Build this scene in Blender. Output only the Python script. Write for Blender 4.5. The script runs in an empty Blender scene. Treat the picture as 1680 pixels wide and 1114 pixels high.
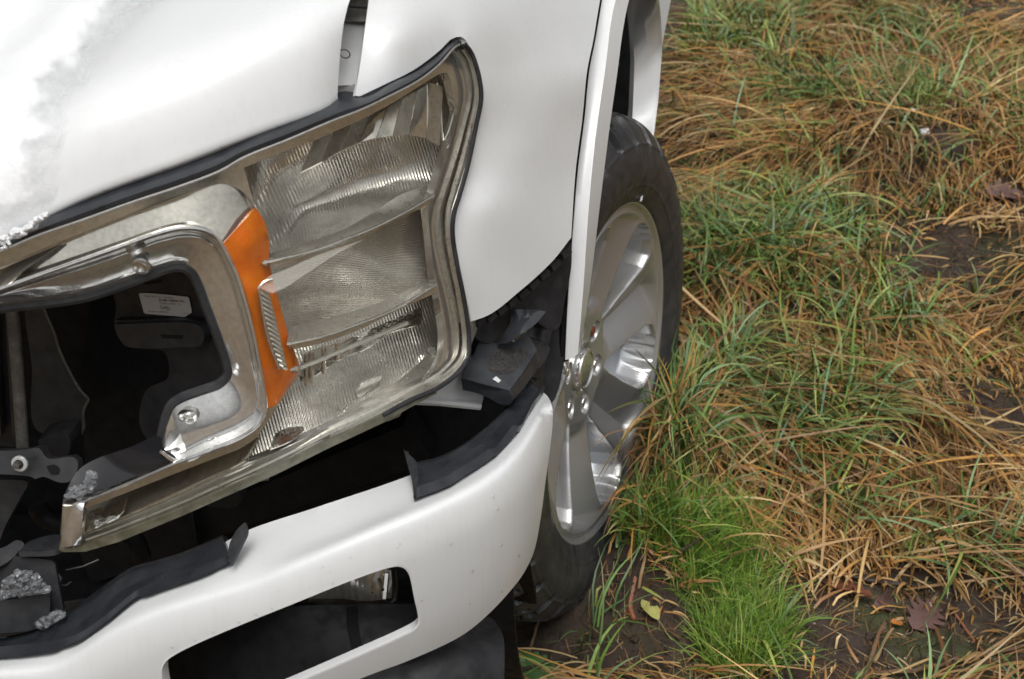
import bpy, bmesh, math, random
import numpy as np
from mathutils import Vector, Matrix
from mathutils.geometry import delaunay_2d_cdt

random.seed(3)
RNG = np.random.default_rng(7)
SC = bpy.context.scene
COL = SC.collection

# ------------------------------------------------------------------ camera, sky, sun, exposure
CAM = np.array([1.2223, -1.0506, 1.6805]); FPX = 2484.5
def cam_axes(yaw, pitch, roll):
    f = np.array([np.sin(yaw)*np.cos(pitch), np.cos(yaw)*np.cos(pitch), -np.sin(pitch)])
    r = np.array([np.cos(yaw), -np.sin(yaw), 0.]); u = np.cross(r, f)
    return np.cos(roll)*r+np.sin(roll)*u, -np.sin(roll)*r+np.cos(roll)*u, f
AR, AU, AF = cam_axes(*np.radians([-10.91, 31.21, -0.89]))
cd = bpy.data.cameras.new('camera'); co = bpy.data.objects.new('camera', cd); COL.objects.link(co)
co.matrix_world = Matrix(((AR[0], AU[0], -AF[0], CAM[0]), (AR[1], AU[1], -AF[1], CAM[1]), (AR[2], AU[2], -AF[2], CAM[2]), (0, 0, 0, 1)))
cd.sensor_width = 36; cd.lens = FPX/1680*36; cd.clip_start = .05; cd.clip_end = 2000
cd.dof.use_dof = True; cd.dof.focus_distance = 1.85; cd.dof.aperture_fstop = 11
SC.camera = co
SC.render.resolution_x = 1024; SC.render.resolution_y = 679
w = bpy.data.worlds.new('World'); SC.world = w; w.use_nodes = True
nt = w.node_tree; nt.nodes.clear()
sky = nt.nodes.new('ShaderNodeTexSky'); sky.sky_type = 'NISHITA'; sky.sun_disc = False
sky.sun_elevation = math.radians(66); sky.sun_rotation = math.radians(165); sky.dust_density = 6; sky.air_density = 1.0; sky.ozone_density = 1
hs = nt.nodes.new('ShaderNodeHueSaturation'); hs.inputs['Saturation'].default_value = .10
bg = nt.nodes.new('ShaderNodeBackground'); bg.inputs['Strength'].default_value = .15
wo = nt.nodes.new('ShaderNodeOutputWorld')
# overcast: the cloud deck is about three times brighter overhead than at the horizon
tcw = nt.nodes.new('ShaderNodeTexCoord'); sx = nt.nodes.new('ShaderNodeSeparateXYZ'); mr = nt.nodes.new('ShaderNodeMapRange'); vm = nt.nodes.new('ShaderNodeVectorMath'); vm.operation = 'SCALE'
mr.inputs['From Min'].default_value = 0; mr.inputs['From Max'].default_value = 1; mr.inputs['To Min'].default_value = .62; mr.inputs['To Max'].default_value = 1.62
nt.links.new(tcw.outputs['Generated'], sx.inputs[0]); nt.links.new(sx.outputs['Z'], mr.inputs['Value']); nt.links.new(mr.outputs[0], vm.inputs['Scale'])
nt.links.new(sky.outputs[0], hs.inputs['Color']); nt.links.new(hs.outputs[0], vm.inputs[0]); nt.links.new(vm.outputs[0], bg.inputs['Color']); nt.links.new(bg.outputs[0], wo.inputs['Surface'])
sl = bpy.data.lights.new('sun', 'SUN'); sl.energy = 1.0; sl.angle = math.radians(35); sl.color = (1, .98, .955)
so = bpy.data.objects.new('sun', sl); COL.objects.link(so)
el, az = math.radians(66), math.radians(165)
sd = Vector((math.sin(az)*math.cos(el), math.cos(az)*math.cos(el), math.sin(el)))
so.rotation_euler = sd.to_track_quat('Z', 'Y').to_euler()
SC.view_settings.view_transform = 'Standard'; SC.view_settings.look = 'None'
SC.view_settings.exposure = -0.47; SC.view_settings.gamma = 1
SC.cycles.use_denoising = True
SC.cycles.max_bounces = 10; SC.cycles.transparent_max_bounces = 16; SC.cycles.caustics_reflective = False

# ------------------------------------------------------------------ geometry helpers
def ray(px, py):
    px = np.asarray(px, float); py = np.asarray(py, float)
    return AF+AR*((px-840)/FPX)[..., None]-AU*((py-557)/FPX)[..., None]
def P(px, py, x=None, y=None, z=None):
    d = ray(px, py)
    i, v = [(i, v) for i, v in enumerate((x, y, z)) if v is not None][0]
    return CAM+d*((v-CAM[i])/d[..., i])[..., None]
def prj(X):
    d = np.asarray(X)-CAM; z = d@AF
    return 840+FPX*(d@AR)/z, 557-FPX*(d@AU)/z

def cr(pts, step=8., closed=False):
    """Catmull-Rom through points; a doubled point makes a sharp corner."""
    pts = np.array(pts, float)
    if closed: pts = np.vstack([pts, pts[:1]])
    segs = []; cur = [pts[0]]
    for p in pts[1:]:
        if np.allclose(p, cur[-1]):
            segs.append(cur); cur = [p]
        else: cur.append(p)
    segs.append(cur)
    out = []
    for s in segs:
        if len(s) < 2: continue
        s = np.array(s); e = np.vstack([2*s[0]-s[1], s, 2*s[-1]-s[-2]])
        for i in range(1, len(e)-2):
            p0, p1, p2, p3 = e[i-1:i+3]
            t = [0]
            for a, b in ((p0, p1), (p1, p2), (p2, p3)): t.append(t[-1]+max(np.linalg.norm(b-a), 1e-9)**.5)
            n = max(1, int(round(np.linalg.norm((p2-p1)[:2])/step)))
            for u in np.linspace(t[1], t[2], n, endpoint=False):
                A1 = (t[1]-u)/(t[1]-t[0])*p0+(u-t[0])/(t[1]-t[0])*p1
                A2 = (t[2]-u)/(t[2]-t[1])*p1+(u-t[1])/(t[2]-t[1])*p2
                A3 = (t[3]-u)/(t[3]-t[2])*p2+(u-t[2])/(t[3]-t[2])*p3
                B1 = (t[2]-u)/(t[2]-t[0])*A1+(u-t[0])/(t[2]-t[0])*A2
                B2 = (t[3]-u)/(t[3]-t[1])*A2+(u-t[1])/(t[3]-t[1])*A3
                out.append((t[2]-u)/(t[2]-t[1])*B1+(u-t[1])/(t[2]-t[1])*B2)
        out.append(s[-1])
    o = [out[0]]
    for p in out[1:]:
        if np.linalg.norm(p-o[-1]) > 1e-6: o.append(p)
    if closed and np.linalg.norm(o[0]-o[-1]) < 1e-6: o.pop()
    return np.array(o)
def resample(p, n):
    p = np.asarray(p, float); s = np.concatenate([[0], np.cumsum(np.linalg.norm(np.diff(p, axis=0), axis=1))])
    u = np.linspace(0, s[-1], n)
    return np.stack([np.interp(u, s, p[:, k]) for k in range(p.shape[1])], 1)
def tps(ctrl, lam=1e-6):
    c = np.array(ctrl, float); q = c[:, :2]/500.; n = len(c)
    def k(r2): return np.where(r2 > 0, r2*np.log(np.maximum(r2, 1e-12)), 0)
    K = k(((q[:, None]-q[None])**2).sum(-1))+lam*np.eye(n)
    Q = np.hstack([np.ones((n, 1)), q]); A = np.block([[K, Q], [Q.T, np.zeros((3, 3))]])
    s = np.linalg.solve(A, np.concatenate([c[:, 2], np.zeros(3)]))
    def f(px, py):
        x = np.stack([np.asarray(px, float), np.asarray(py, float)], -1)/500.
        return k(((x[..., None, :]-q)**2).sum(-1))@s[:n]+s[n]+x@s[n+1:]
    return f
def inpoly(pt, poly):
    x, y = pt[:, 0], pt[:, 1]; ins = np.zeros(len(pt), bool); j = len(poly)-1
    for i in range(len(poly)):
        xi, yi = poly[i]; xj, yj = poly[j]
        c = ((yi > y) != (yj > y)) & (x < (xj-xi)*(y-yi)/((yj-yi) if yj != yi else 1e-12)+xi)
        ins ^= c; j = i
    return ins
def polydist(pt, poly):
    a = poly; b = np.roll(poly, -1, 0); ab = b-a
    t = np.clip(((pt[:, None]-a)*ab).sum(-1)/np.maximum((ab**2).sum(-1), 1e-12), 0, 1)
    return np.sqrt((((a+t[..., None]*ab)-pt[:, None])**2).sum(-1)).min(1)

def mesh(name, V, Fc, mat=None, parent=None, smooth=True, solid=0, bevel=0, off=-1, angle=40):
    me = bpy.data.meshes.new(name); me.from_pydata([tuple(map(float, v)) for v in V], [], [tuple(map(int, f)) for f in Fc]); me.update()
    return link(name, me, mat, parent, smooth, solid, bevel, off, angle)
def link(name, me, mat=None, parent=None, smooth=True, solid=0, bevel=0, off=-1, angle=40):
    o = bpy.data.objects.new(name, me); COL.objects.link(o)
    if mat:
        for m in (mat if isinstance(mat, (list, tuple)) else [mat]): me.materials.append(m)
    if smooth and len(me.polygons):
        me.polygons.foreach_set('use_smooth', np.ones(len(me.polygons), bool))
        me.set_sharp_from_angle(angle=math.radians(angle)) if not solid else None
    if solid:
        md = o.modifiers.new('thickness', 'SOLIDIFY'); md.thickness = solid; md.offset = off; md.use_even_offset = False
        if smooth: es = o.modifiers.new('crisp_edges', 'EDGE_SPLIT'); es.split_angle = math.radians(angle)
    if bevel:
        mb = o.modifiers.new('rounded_edges', 'BEVEL'); mb.width = bevel; mb.segments = 2; mb.limit_method = 'ANGLE'; mb.angle_limit = math.radians(50)
        mb.use_clamp_overlap = True
    if parent is not None: adopt(o, parent)
    return o
def adopt(o, parent):
    o.parent = parent
    if parent.type == 'EMPTY': o.matrix_parent_inverse = Matrix.Translation(-parent.location)
def grid_faces(n, m, wrap=False):
    f = []
    for i in range(n-1):
        for j in range(m if wrap else m-1):
            k = (j+1) % m
            f.append((i*m+j, i*m+k, (i+1)*m+k, (i+1)*m+j))
    return f
def orient(V, Fc, flip_to=None):
    """make the faces look at the photographer's side"""
    V = np.asarray(V)
    s = 0
    for f in Fc[::max(1, len(Fc)//60)]:
        a, b, c = V[f[0]], V[f[1]], V[f[2]]
        n = np.cross(b-a, c-a); n /= max(np.linalg.norm(n), 1e-12); v = CAM-a
        s += n@v/np.linalg.norm(v)
    return [tuple(reversed(f)) for f in Fc] if s < 0 else Fc
def patch(name, outline, depth, mat, parent, holes=(), step=14, solid=.003, bevel=0, smooth_out=True, axis='y', angle=40):
    """a sheet cut to an outline, lying on the surface 'depth'; solid thickness behind it"""
    ol = cr(outline, step*.7, True)[:, :2] if smooth_out else np.array(outline, float)[:, :2]
    hs_ = [cr(h, step*.7, True)[:, :2] if smooth_out else np.array(h, float)[:, :2] for h in holes]
    V = [Vector(p) for p in ol]; E = [(i, (i+1) % len(ol)) for i in range(len(ol))]
    for h in hs_:
        b = len(V); V += [Vector(p) for p in h]; E += [(b+i, b+(i+1) % len(h)) for i in range(len(h))]
    x0, y0 = ol.min(0); x1, y1 = ol.max(0)
    gx, gy = np.meshgrid(np.arange(x0, x1, step), np.arange(y0, y1, step*.866))
    gx = gx+(np.arange(gx.shape[0]) % 2)[:, None]*step/2
    g = np.stack([gx.ravel(), gy.ravel()], 1)
    g = g[inpoly(g, ol)]
    for h in hs_:
        if len(g): g = g[~inpoly(g, h)]
    for h in [ol]+hs_:
        if len(g): g = g[polydist(g, h) > step*.5]
    V += [Vector(p) for p in g]
    vo, eo, fo, *_ = delaunay_2d_cdt(V, E, [], 0, 1e-4)
    v2 = np.array([(p.x, p.y) for p in vo]); Fa = np.array([f for f in fo if len(f) == 3])
    c = v2[Fa].mean(1); k = inpoly(c, ol)
    for h in hs_: k &= ~inpoly(c, h)
    Fa = Fa[k]
    used = np.unique(Fa); rm = -np.ones(len(v2), int); rm[used] = np.arange(len(used))
    v2 = v2[used]; Fa = rm[Fa]
    D = depth(v2[:, 0], v2[:, 1])
    X = P(v2[:, 0], v2[:, 1], **{axis: D})
    Fc = orient(X, [tuple(f) for f in Fa])
    return mesh(name, X, Fc, mat, parent, True, solid, bevel, angle=angle)
def loft(name, rows, mat, parent, N=60, M=6, solid=.003, bevel=0, angle=40):
    R = np.array([resample(cr(r, .01), N) for r in rows]); G = []
    e = np.concatenate([[2*R[0]-R[1]], R, [2*R[-1]-R[-2]]])
    for i in range(1, len(e)-2):
        for t in np.linspace(0, 1, M, endpoint=False):
            p0, p1, p2, p3 = e[i-1:i+3]
            G.append(.5*((2*p1)+(-p0+p2)*t+(2*p0-5*p1+4*p2-p3)*t*t+(-p0+3*p1-3*p2+p3)*t**3))
    G.append(R[-1]); G = np.array(G)
    V = G.reshape(-1, 3)
    return mesh(name, V, orient(V, grid_faces(len(G), N)), mat, parent, True, solid, bevel, angle=angle)
def row(pts, axis='y'): return np.array([P(p[0], p[1], **{axis: p[2]}) for p in pts])
def tube(name, path, r, mat, parent, n=8, taper=None, caps=True):
    p = np.asarray(path, float); V = []; up = np.array([.3, -.6, .74])
    for i in range(len(p)):
        t = p[min(i+1, len(p)-1)]-p[max(i-1, 0)]; t /= max(np.linalg.norm(t), 1e-9)
        a = np.cross(t, up); a /= max(np.linalg.norm(a), 1e-9); b = np.cross(a, t)
        rr = (r if np.isscalar(r) else r[i])
        for k in range(n):
            q = 2*math.pi*k/n; V.append(p[i]+rr*(math.cos(q)*a+math.sin(q)*b))
    Fc = grid_faces(len(p), n, True)
    if caps: Fc += [tuple(range(n))[::-1], tuple(range((len(p)-1)*n, len(p)*n))]
    return mesh(name, V, Fc, mat, parent, True)
def solidbox(name, c8, mat, parent, bevel=.002):
    """hexahedron from bottom ring (4) and top ring (4)"""
    return mesh(name, c8, [(0, 3, 2, 1), (4, 5, 6, 7), (0, 1, 5, 4), (1, 2, 6, 5), (2, 3, 7, 6), (3, 0, 4, 7)], mat, parent, False, 0, bevel)
_L = {}
def vnoise(x, y, s, seed):
    if seed not in _L: _L[seed] = np.random.default_rng(1000+seed).random((256, 256))
    g = _L[seed]; x = np.asarray(x)/s+500.3; y = np.asarray(y)/s+500.7
    i = np.floor(x).astype(int); j = np.floor(y).astype(int); u = x-i; v = y-j
    u = u*u*(3-2*u); v = v*v*(3-2*v)
    q = lambda a, b: g[a % 256, b % 256]
    return (q(i, j)*(1-u)+q(i+1, j)*u)*(1-v)+(q(i, j+1)*(1-u)+q(i+1, j+1)*u)*v

def clump(name, pts, r, m, label, cat, seed=0, squash=.7):
    """an icy clump: many small lumps merged into one heap"""
    g = np.random.default_rng(seed); bm = bmesh.new()
    for c_, rr in zip(pts, r):
        b = bmesh.new(); bmesh.ops.create_icosphere(b, subdivisions=2, radius=rr)
        for v in b.verts:
            q = np.array(v.co[:]); v.co = Vector(q*(1+.55*(g.random()-.5))); v.co.z *= squash
            v.co += Vector(c_)
        t = bpy.data.meshes.new('t'); b.to_mesh(t); bm.from_mesh(t); bpy.data.meshes.remove(t); b.free()
    me2 = bpy.data.meshes.new(name); bm.to_mesh(me2); bm.free()
    o = link(name, me2, m, None, True, angle=25); o['label'] = label; o['category'] = cat; return o

# ------------------------------------------------------------------ materials
def mat(name, col=(.5, .5, .5), rough=.5, metal=0, coat=0, spec=.5, build=None, **kw):
    m = bpy.data.materials.new(name); m.use_nodes = True; n = m.node_tree; b = n.nodes['Principled BSDF']
    b.inputs['Base Color'].default_value = (*col, 1); b.inputs['Roughness'].default_value = rough; b.inputs['Metallic'].default_value = metal
    b.inputs['Coat Weight'].default_value = coat; b.inputs['Coat Roughness'].default_value = .06; b.inputs['Specular IOR Level'].default_value = spec
    for k, v in kw.items(): b.inputs[k].default_value = v
    if build: build(n, b)
    return m
def N(n, t, **kw):
    x = n.nodes.new('ShaderNode'+t)
    for k, v in kw.items():
        if hasattr(x, k): setattr(x, k, v)
        else: x.inputs[k].default_value = v
    return x
def coords(n, scale=(1, 1, 1), rot=(0, 0, 0)):
    tc = N(n, 'TexCoord'); mp = N(n, 'Mapping'); mp.inputs['Scale'].default_value = scale; mp.inputs['Rotation'].default_value = rot
    n.links.new(tc.outputs['Object'], mp.inputs[0]); return mp.outputs[0]
def ramp(n, src, stops):
    r = N(n, 'ValToRGB'); e = r.color_ramp.elements
    while len(e) < len(stops): e.new(.5)
    for k, (p, c) in zip(e, stops): k.position = p; k.color = (*c, 1) if len(c) == 3 else c
    n.links.new(src, r.inputs[0]); return r.outputs[0]
def bump(n, b, src, strength=.3, dist=.002, prev=None):
    u = N(n, 'Bump'); u.inputs['Strength'].default_value = strength; u.inputs['Distance'].default_value = dist
    n.links.new(src, u.inputs['Height'])
    if prev: n.links.new(prev, u.inputs['Normal'])
    n.links.new(u.outputs[0], b.inputs['Normal']); return u.outputs[0]
def noise(n, vec, scale, detail=4, rough=.55):
    t = N(n, 'TexNoise'); t.inputs['Scale'].default_value = scale; t.inputs['Detail'].default_value = detail; t.inputs['Roughness'].default_value = rough
    n.links.new(vec, t.inputs['Vector']); return t.outputs[0]
def rough_var(n, b, vec, scale, lo, hi):
    r = ramp(n, noise(n, vec, scale), [(.35, (lo,)*3), (.65, (hi,)*3)]); n.links.new(r, b.inputs['Roughness'])

def b_paint(n, b):
    v = coords(n)
    st = noise(n, coords(n, (150, 150, 5)), 1.0, 4)          # faint dried rain streaks
    ba = ramp(n, noise(n, v, 9, 3), [(.3, (.695, .705, .705)), (.7, (.735, .745, .745))]); mx = N(n, 'Mix'); mx.data_type = 'RGBA'
    n.links.new(ramp(n, st, [(.5, (0, 0, 0)), (.75, (.16,)*3)]), mx.inputs[0]); n.links.new(ba, mx.inputs[6]); mx.inputs[7].default_value = (.56, .545, .51, 1)
    n.links.new(mx.outputs[2], b.inputs['Base Color'])
    bump(n, b, noise(n, v, 900, 2), .04, .0004)
    n.links.new(ramp(n, noise(n, v, 30, 5), [(.3, (.10,)*3), (.75, (.24,)*3)]), b.inputs['Coat Roughness'])
PAINT = mat('pearl_white_paint', (.74, .74, .73), .45, 0, .6, build=b_paint)
def b_dirtyplastic(c0, c1, s=40, r0=.35, r1=.65):
    def f(n, b):
        v = coords(n)
        n.links.new(ramp(n, noise(n, v, s, 6, .65), [(.38, c0), (.68, c1)]), b.inputs['Base Color'])
        rough_var(n, b, v, s*1.7, r0, r1); bump(n, b, noise(n, v, 700, 2), .15, .0005)
    return f
BLACKP = mat('black_plastic', spec=.35, build=b_dirtyplastic((.015, .016, .019), (.034, .034, .036)))
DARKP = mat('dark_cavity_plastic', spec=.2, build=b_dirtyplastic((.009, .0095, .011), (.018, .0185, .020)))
GREYP = mat('charcoal_plastic', build=b_dirtyplastic((.022, .024, .027), (.045, .046, .048)))
def b_rubber(n, b):
    v = coords(n)
    n.links.new(ramp(n, noise(n, v, 28, 7, .65), [(.36, (.022, .023, .026)), (.58, (.045, .045, .047)), (.8, (.09, .082, .07))]), b.inputs['Base Color'])
    rough_var(n, b, v, 60, .34, .6); bump(n, b, noise(n, v, 300, 4), .3, .001)
RUBBER = mat('tyre_rubber', build=b_rubber)
SEAL = mat('rubber_seal', build=b_dirtyplastic((.016, .018, .022), (.034, .037, .042), 25, .25, .45))
def b_chrome(r0, r1, c):
    def f(n, b):
        v = coords(n); rough_var(n, b, v, 90, r0, r1)
        n.links.new(ramp(n, noise(n, v, 160, 6, .7), [(.35, tuple(.82*x for x in c)), (.6, c)]), b.inputs['Base Color'])
    return f
CHROME = mat('chrome', (.8, .79, .76), .08, .86, build=b_chrome(.06, .14, (.86, .855, .835)))
SATIN = mat('satin_chrome', (.62, .61, .58), .34, .82, build=b_chrome(.26, .38, (.74, .73, .70)))
def b_flute(rot, scale, r=.16, strength=.55):
    def f(n, b):
        v = coords(n, (1, 1, 1), rot)
        wv = N(n, 'TexWave'); wv.wave_type = 'BANDS'; wv.bands_direction = 'X'; wv.inputs['Scale'].default_value = scale; wv.inputs['Distortion'].default_value = .25
        wv.inputs['Detail'].default_value = 2
        n.links.new(v, wv.inputs[0]); p = bump(n, b, wv.outputs['Fac'], strength, .0016)
        v2 = coords(n); bump(n, b, noise(n, v2, 60, 5), .25, .003, p)
        n.links.new(ramp(n, noise(n, v2, 120, 6, .7), [(.35, (.70, .69, .67)), (.65, (.84, .83, .81))]), b.inputs['Base Color'])
    return f
FLUTE = mat('fluted_reflector', (.7, .7, .67), .2, .74, build=b_flute((0, math.radians(14), math.radians(-20)), 98, strength=.34))
FLUTEM = mat('cross_fluted_reflector', (.68, .67, .64), .24, .8, build=b_flute((0, math.radians(72), 0), 105, strength=.28))
def b_shiny(n, b):
    v = coords(n)
    p = bump(n, b, noise(n, v, 60, 3), .4, .004); rough_var(n, b, v, 50, .05, .2)
MIRROR = mat('crumpled_mirror_reflector', (.8, .8, .78), .1, 1, build=b_shiny)
def b_amber(n, b):
    v = coords(n); n.links.new(ramp(n, noise(n, v, 55, 4), [(.3, (.92, .17, .003)), (.7, (1., .27, .006))]), b.inputs['Base Color'])
    vo = N(n, 'TexVoronoi'); vo.inputs['Scale'].default_value = 380; n.links.new(v, vo.inputs['Vector']); bump(n, b, vo.outputs['Distance'], .3, .001)
AMBER = mat('amber_reflector', (.9, .2, .01), .3, 0, .4, build=b_amber, **{'Subsurface Weight': .15, 'Subsurface Scale': .006})
def b_alu(r0, r1, c):
    def f(n, b):
        v = coords(n); rough_var(n, b, v, 45, r0, r1)
        n.links.new(ramp(n, noise(n, v, 70, 6, .7), [(.3, tuple(.93*x for x in c)), (.6, c)]), b.inputs['Base Color'])
    return f
def b_wheel(n, b):
    at = N(n, 'Attribute'); at.attribute_name = 'pocket'
    n.links.new(ramp(n, at.outputs['Fac'], [(.3, (.55, .55, .545)), (.9, (.68, .70, .73))]), b.inputs['Base Color'])
    n.links.new(ramp(n, at.outputs['Fac'], [(.3, (.27,)*3), (.9, (.34,)*3)]), b.inputs['Roughness']); n.links.new(ramp(n, at.outputs['Fac'], [(.3, (.7,)*3), (.9, (.5,)*3)]), b.inputs['Metallic'])
ALU = mat('polished_aluminium', (.6, .59, .57), .3, .72, 0, .3, build=b_wheel)
ALUS = mat('satin_aluminium', (.55, .56, .58), .36, .4, build=b_alu(.3, .42, (.66, .68, .71)))
STEEL = mat('grey_steel', build=b_dirtyplastic((.10, .095, .085), (.2, .19, .175), 60, .4, .6), metal=.4)
BOLTM = mat('zinc_bolt', (.75, .75, .73), .25, 1)
def lens_mat(name, tint, rg=.02, boost=1.):
    m = bpy.data.materials.new(name); m.use_nodes = True; n = m.node_tree; n.nodes.clear()
    o = N(n, 'OutputMaterial'); t = N(n, 'BsdfTransparent'); t.inputs[0].default_value = (*tint, 1)
    g = N(n, 'BsdfGlossy'); g.inputs['Roughness'].default_value = rg; fr = N(n, 'Fresnel')
    ge = N(n, 'NewGeometry'); im = N(n, 'MapRange'); im.inputs['To Min'].default_value = 1.45; im.inputs['To Max'].default_value = 1/1.45     # a thin pane: leaving light sees the same surface
    n.links.new(ge.outputs['Backfacing'], im.inputs[0]); n.links.new(im.outputs[0], fr.inputs[0])
    mu = N(n, 'Math'); mu.operation = 'MULTIPLY'; mu.inputs[1].default_value = boost; mu.use_clamp = True
    mx = N(n, 'MixShader'); n.links.new(fr.outputs[0], mu.inputs[0]); n.links.new(mu.outputs[0], mx.inputs[0]); n.links.new(t.outputs[0], mx.inputs[1]); n.links.new(g.outputs[0], mx.inputs[2])
    v = coords(n); bp = N(n, 'Bump'); bp.inputs['Strength'].default_value = .06; bp.inputs['Distance'].default_value = .002
    n.links.new(noise(n, v, 22, 3), bp.inputs['Height']); n.links.new(bp.outputs[0], g.inputs['Normal']); n.links.new(bp.outputs[0], fr.inputs['Normal'])
    n.links.new(mx.outputs[0], o.inputs[0]); return m
LENS = lens_mat('clear_lens', (.97, .965, .94))
def b_frost(n, b): pass
FROST = mat('frosted_reflection', (.9, .9, .9), .2, **{'Alpha': .24})  # pale see-through white for the painted reflection streak
WATER = lens_mat('water', (.99, .99, .99), .0, 2.2)
WHITEP = mat('white_label_paper', (.62, .62, .61), .6)
INK = mat('black_ink', (.03, .03, .035), .7)
def b_snow(n, b):
    v = coords(n); p = bump(n, b, noise(n, v, 110, 6, .7), .7, .006); bump(n, b, noise(n, v, 900, 2), .5, .001, p)
SNOW = mat('snow', (.80, .805, .81), .6, build=b_snow)
def b_thinsnow(n, b):
    v = coords(n); bump(n, b, noise(n, v, 160, 5, .6), .3, .003); t = N(n, 'Attribute'); t.attribute_name = 'cover'; n.links.new(t.outputs['Fac'], b.inputs['Alpha'])
THINSNOW = mat('thin_wet_snow', (.80, .808, .815), .55, build=b_thinsnow)
ICE = mat('ice', (.80, .82, .84), .06, **{'Transmission Weight': .9, 'IOR': 1.31})

# ------------------------------------------------------------------ ground
GX = np.unique(np.concatenate([-np.geomspace(.6, 260, 28)[::-1]+1.0, np.arange(.4, 2.9, .0125), np.geomspace(.35, 260, 24)+2.6]))
GY = np.unique(np.concatenate([-np.geomspace(.5, 260, 28)[::-1]+.5, np.arange(.02, 4.9, .0125), np.geomspace(.35, 260, 26)+4.6]))
def ground_z(x, y):
    x = np.asarray(x, float); y = np.asarray(y, float)
    z = (vnoise(x, y, .55, 1)-.5)*.07+(vnoise(x, y, .2, 2)-.5)*.028+(vnoise(x, y, .07, 3)-.5)*.022+(vnoise(x, y, .034, 4)-.5)*.015+(vnoise(x, y, .015, 5)-.5)*.006
    f = np.exp(-(((x-1.6)/3.)**2+((y-2.2)/4.)**2))
    z = z*(.25+.75*f)
    px, py = prj(np.stack([x, y, np.zeros_like(x)], -1))
    # turf swells: beside the wheel, lawn tuft, long tussock
    for (cx, cy, sx, sy, h) in SWELLS:
        z = z+h*np.exp(-((x-cx)/sx)**2-((y-cy)/sy)**2)
    # the tyre has pressed itself a bed
    z = z-.012*np.exp(-((x-.87)/.17)**2-((y-.93)/.24)**2)
    return z
def gp(px, py, z=0): return P(px, py, z=np.asarray(z, float))
SWELLS = []
for (px, py, sx, sy, h) in ((1150, 880, .16, .14, .05), (1330, 640, .3, .25, .06), (1250, 430, .2, .22, .06), (1250, 260, .35, .3, .06), (1550, 230, .4, .35, .06), (1500, 830, .3, .2, .04), (1080, 720, .10, .12, .035), (1560, 480, .15, .2, -.04), (1450, 1050, .2, .15, -.02)):
    q = gp(px, py); SWELLS.append((q[0], q[1], sx, sy, h))
SWELLS.append((.985, .85, .06, .10, .045)); SWELLS.append((1.03, .98, .12, .22, .075)); SWELLS.append((1.09, 1.06, .06, .24, .15))      # turf bank pushed up against the wheel
xx, yy = np.meshgrid(GX, GY)
zz = ground_z(xx, yy)
V = np.stack([xx, yy, zz], -1).reshape(-1, 3)
me = bpy.data.meshes.new('ground'); nx, ny = len(GX), len(GY)
idx = np.arange(nx*ny).reshape(ny, nx)
Q = np.stack([idx[:-1, :-1], idx[:-1, 1:], idx[1:, 1:], idx[1:, :-1]], -1).reshape(-1, 4)
def fast_mesh(me, V, Q):
    me.vertices.add(len(V)); me.vertices.foreach_set('co', V.astype(np.float32).ravel())
    k = Q.shape[1]; me.loops.add(Q.size); me.loops.foreach_set('vertex_index', Q.astype(np.int32).ravel())
    me.polygons.add(len(Q)); me.polygons.foreach_set('loop_start', np.arange(0, Q.size, k, dtype=np.int32))
    me.update(calc_edges=True); me.validate()
fast_mesh(me, V, Q)
def b_mud(n, b):
    v = coords(n)
    c1 = ramp(n, noise(n, v, 6, 8, .65), [(.3, (.030, .019, .013)), (.5, (.058, .038, .026)), (.72, (.098, .07, .05))])
    gr = ramp(n, noise(n, v, 3.1, 7, .65), [(.5, (0, 0, 0)), (.62, (1, 1, 1))])
    mx = N(n, 'Mix'); mx.data_type = 'RGBA'; n.links.new(gr, mx.inputs[0]); n.links.new(c1, mx.inputs[6]); mx.inputs[7].default_value = (.062, .068, .024, 1)
    # beyond the modelled turf the field carries on as matted grass of the same colours
    fg = ramp(n, noise(n, v, 9, 9, .75), [(.3, (.035, .024, .012)), (.45, (.11, .068, .027)), (.56, (.17, .10, .04)), (.66, (.075, .10, .025)), (.8, (.15, .16, .06))])
    tc = N(n, 'TexCoord'); mp = N(n, 'Mapping'); mp.vector_type = 'TEXTURE'; mp.inputs['Location'].default_value = (1.5, 2.2, 0); mp.inputs['Scale'].default_value = (2.2, 3.4, 1)
    n.links.new(tc.outputs['Object'], mp.inputs[0]); ln = N(n, 'VectorMath'); ln.operation = 'LENGTH'; n.links.new(mp.outputs[0], ln.inputs[0])
    fr = ramp(n, ln.outputs['Value'], [(.75, (0, 0, 0)), (1., (1, 1, 1))])
    m2 = N(n, 'Mix'); m2.data_type = 'RGBA'; n.links.new(fr, m2.inputs[0]); n.links.new(mx.outputs[2], m2.inputs[6]); n.links.new(fg, m2.inputs[7])
    n.links.new(m2.outputs[2], b.inputs['Base Color'])
    rough_var(n, b, v, 14, .42, .8)
    vo = N(n, 'TexVoronoi'); vo.feature = 'DISTANCE_TO_EDGE'; vo.inputs['Scale'].default_value = 16; n.links.new(v, vo.inputs['Vector'])
    ck = ramp(n, vo.outputs['Distance'], [(0, (0, 0, 0)), (.06, (1, 1, 1))])
    p = bump(n, b, ck, .5, .008); p = bump(n, b, noise(n, v, 60, 8, .7), .9, .012, p)
MUD = mat('wet_mud', (.05, .035, .025), .6, build=b_mud)
GROUND = link('ground', me, MUD); GROUND['kind'] = 'structure'; GROUND['label'] = 'wet brown mud of the field under the grass'

# ------------------------------------------------------------------ the truck
TRUCK = bpy.data.objects.new('pickup_truck', None); COL.objects.link(TRUCK); TRUCK.location = (0, .95, 0); TRUCK.empty_display_size = .3
TRUCK['label'] = 'white pickup truck front corner with missing grille and loose trim parked on the grass'; TRUCK['category'] = 'pickup truck'

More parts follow.
